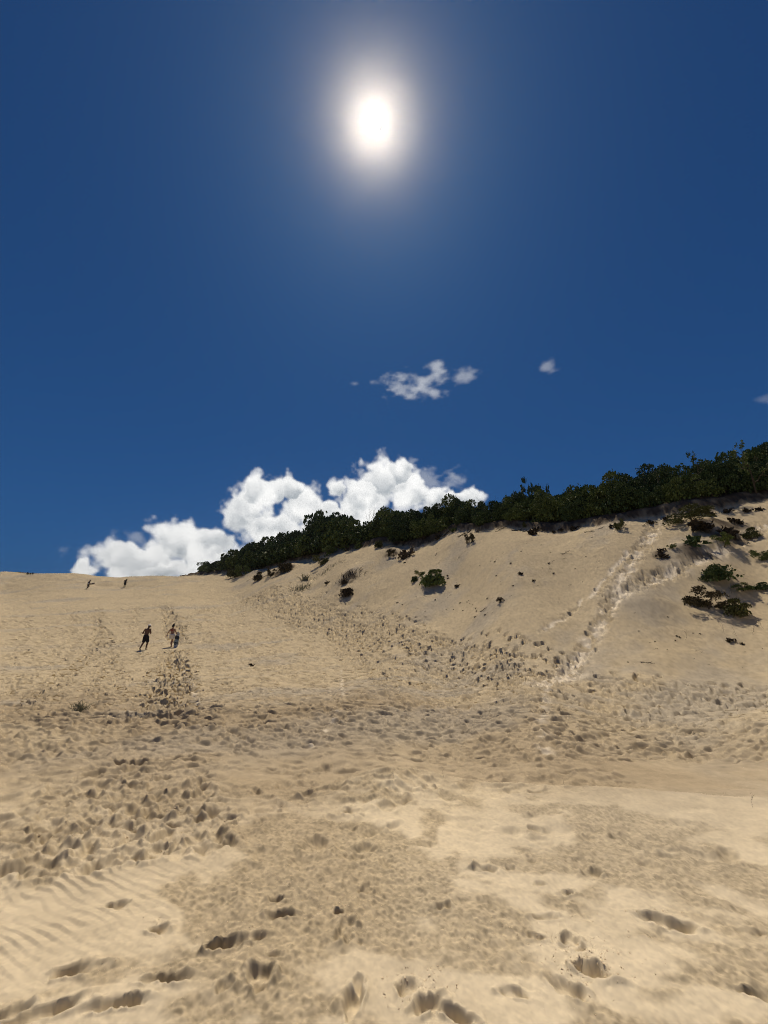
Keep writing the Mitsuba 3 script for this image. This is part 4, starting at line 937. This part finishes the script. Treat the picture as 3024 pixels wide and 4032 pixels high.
# woman with the hair bun, stepping uphill, one hand on the upright board
Jw = dict(hips=(-.02, 0, .86), waist=(-.04, .02, 1.02), chest=(-.08, .05, 1.22), neck=(-.10, .07, 1.36), head=(-.10, .09, 1.475), look=(.1, 1, -.1),
          shoulder_l=(-.235, .05, 1.27), elbow_l=(-.36, .03, 1.03), wrist_l=(-.47, .06, .82), shoulder_r=(.065, .05, 1.27), elbow_r=(.18, .06, 1.07), wrist_r=(.27, .12, .93),
          hip_l=(-.10, 0, .83), knee_l=(-.07, .24, .58), ankle_l=(-.05, .10, .26), toe_l=(-.05, .24, .17), hip_r=(.06, 0, .83), knee_r=(.05, .02, .47), ankle_r=(.05, -.02, .09), toe_r=(.07, .14, .03), palm_l=(.8, .2, 0), palm_r=(.2, .9, -.2))
skin, g, (head, look, up, right) = figure(Jw, female=True)
skirt = garment([m3.Manifold.batch_hull([blob(g['waist'] + [q, 0, -.05], .088) for q in (-.05, .05)] + [blob(g['hips'] + [q, 0, -.02], .118) for q in (-.08, .08)]),
                 m3.Manifold.batch_hull([blob(g['hips'] + [q, 0, -.02], .118) for q in (-.08, .08)] + [blob(g['hips'] + [q, .02, -.20], .10) for q in (-.10, .10)])])
straps = garment([bone(g['chest'] + [q, -.098, .10], .012, g['chest'] + [-q * .5, -.105, -.04], .012) for q in (-.07, .07)] + [bone(g['chest'] + [-.09, -.085, -.06], .013, g['chest'] + [.09, -.085, -.06], .013), bone(g['chest'] + [0, -.10, .02], .014, g['chest'] + [0, -.105, -.05], .014)], .02)
hair = to_mesh(union([m3.Manifold.batch_hull([blob(head + up * .03, .094), blob(head - look * .035 + up * .02, .090)]) - m3.Manifold.cube([.3, .12, .3], True).translate((head + look * .12).tolist()), bone(head - look * .05 + up * .10, .05, head - look * .03 + up * .165 + right * .05, .062)]), .025, 3)
k = thing('person', 'person in cream skirt with dark hair bun holding the upright board, nearer pair', 'person')
p_w, _ = stand(k, 671, 2548, [('body', skin, 'skin_tan', None), ('skirt', skirt, 'cream_cloth', None), ('straps', straps, 'red_cloth', 'dark red crossed straps'), ('hair', hair, 'hair_black', 'black hair tied in a high bun')], lift=-.02)

# board held upright beside her
def board(L, W, t, n=14):
    h = L / 2 - W / 2
    pts = [(W / 2 * math.cos(a), h + W * .5 * math.sin(a)) for a in np.linspace(0, math.pi, n)] + [(W / 2 * math.cos(a), -h + W * .5 * math.sin(a)) for a in np.linspace(math.pi, 2 * math.pi, n)]
    pts = [(x * (1 - .12 * math.cos(y / L * math.pi)), y) for x, y in pts]
    m = m3.CrossSection([pts]).extrude(t, 12)
    m = m.refine_to_length(.06).warp_batch(lambda v: np.stack([v[:, 0], v[:, 1], v[:, 2] + .55 * np.maximum(np.abs(v[:, 1]) - L * .36, 0) ** 1.5], -1))
    return m


bd = board(1.12, .31, .018)
tilt = T().translate([float(p_w[0]) + .325, float(p_w[1]) + .06, 0])
zb = float(ground(p_w[0] + .325, p_w[1] + .06))
tilt = T().translate([float(p_w[0]) + .325, float(p_w[1]) + .10, zb + .52]).rotate([0, 1, 0], -3).rotate([1, 0, 0], 84)
k = thing('sandboard', 'upright grey and black striped sandboard held beside the person with the bun', 'sandboard')


def band(y0, y1, slant):
    lo, hi = min(y0, y1) - .0, max(y0, y1)
    cut = m3.CrossSection([[(-.3, lo + slant), (.3, lo - slant), (.3, hi - slant), (-.3, hi + slant)]]).extrude(.5).translate([0, 0, -.2])
    b = board(1.126, .316, .024).translate([0, 0, -.003]) ^ cut
    q = b.to_mesh()
    return trimesh.Trimesh(np.asarray(q.vert_properties)[:, :3], np.asarray(q.tri_verts))


q = bd.to_mesh()
part(k, 'deck', mikit.ply(trimesh.Trimesh(np.asarray(q.vert_properties)[:, :3], np.asarray(q.tri_verts)), 'board_grey', smooth=40, to_world=tilt))
part(k, 'stripe', mikit.ply(band(.03, .29, .09), 'board_black', smooth=40, to_world=tilt), 'slanted black stripe below the pale tip')
part(k, 'stripe', mikit.ply(band(-.32, -.17, .0), 'board_black', smooth=40, to_world=tilt), 'lower straight black stripe')
for x0, w_ in ((-.07, .06), (.02, .05), (.085, .03)):
    m = m3.Manifold.cube([w_, .035, .030], True).translate([x0, -.245, .009])
    q = m.to_mesh()
    part(k, 'mark', mikit.ply(trimesh.Trimesh(np.asarray(q.vert_properties)[:, :3], np.asarray(q.tri_verts)), 'board_grey', to_world=tilt))
part(k, 'panel', mikit.ply(band(-.17, .03, .03), 'board_teal', smooth=40, to_world=tilt), 'dull teal grey panel between the black stripes')

# runner near the crest, leaning forward with a board under the arm
Jr = dict(hips=(.0, 0, .90), waist=(.01, .02, 1.06), chest=(.03, .05, 1.28), neck=(.06, .09, 1.44), head=(.09, .12, 1.55), look=(.8, .6, -.1),
          shoulder_l=(-.11, .14, 1.35), elbow_l=(-.08, .24, 1.09), wrist_l=(.16, .22, 1.02), shoulder_r=(.16, -.06, 1.34), elbow_r=(.22, -.14, 1.08), wrist_r=(.40, -.06, .97),
          hip_l=(-.04, .08, .87), knee_l=(.13, .14, .52), ankle_l=(-.06, .08, .32), toe_l=(.08, .10, .22), hip_r=(.02, -.08, .87), knee_r=(.06, -.08, .48), ankle_r=(-.06, -.06, .09), toe_r=(.09, -.08, .03), palm_l=(.2, -.8, .2), palm_r=(.2, .8, .2))
skin, g, hd = figure(Jr)
k = thing('person', 'stooping person with white waistband and a board, highest left on the dune', 'person')
waist_ = garment([m3.Manifold.batch_hull([blob(g['hips'] + [-.05, .05, .08], .108), blob(g['hips'] + [.05, -.05, .08], .108), blob(g['hips'] + [-.05, .05, -.02], .118), blob(g['hips'] + [.05, -.05, -.02], .118)])])
p_r, tw_r = stand(k, 343, 2320, [('body', skin, 'skin_dark', None), ('shorts', shorts(g, .7, top=-.05), 'black_cloth', None), ('waistband', waist_, 'white_cloth', 'white cloth at the waist')] + cap_and_hair(*hd, cap=False), scale=1.03, lift=-.03)
k = thing('sandboard', 'brown-tipped sandboard carried by the stooping person near the crest', 'sandboard')
q = board(.95, .30, .02).to_mesh()
tw2 = tw_r.translate([.60, -.02, .93]).rotate([0, 0, 1], 8).rotate([0, 1, 0], -14).rotate([1, 0, 0], 62).rotate([0, 0, 1], 90)
part(k, 'deck', mikit.ply(trimesh.Trimesh(np.asarray(q.vert_properties)[:, :3], np.asarray(q.tri_verts)), 'board_brown', smooth=40, to_world=tw2))

# far man walking away, arms hanging wide
Jf = dict(hips=(0, 0, .93), waist=(.0, .02, 1.10), chest=(.0, .05, 1.33), neck=(.03, .09, 1.49), head=(.07, .14, 1.60), look=(.35, .9, -.4),
          shoulder_l=(-.19, .05, 1.40), elbow_l=(-.29, .02, 1.14), wrist_l=(-.30, .08, .90), shoulder_r=(.19, .05, 1.40), elbow_r=(.285, .00, 1.14), wrist_r=(.27, .10, .91),
          hip_l=(-.09, 0, .90), knee_l=(-.09, .05, .49), ankle_l=(-.09, -.06, .09), toe_l=(-.11, .09, .03), hip_r=(.09, 0, .90), knee_r=(.085, .10, .50), ankle_r=(.07, .02, .09), toe_r=(.09, .18, .03))
skin, g, hd = figure(Jf)
k = thing('person', 'bare-backed person in dark shorts walking near the crest, right of the stooping one', 'person')
stand(k, 489, 2313, [('body', skin, 'skin_dark', None), ('shorts', shorts(g, .75), 'black_cloth', None)] + cap_and_hair(*hd, cap=False), lift=-.03)
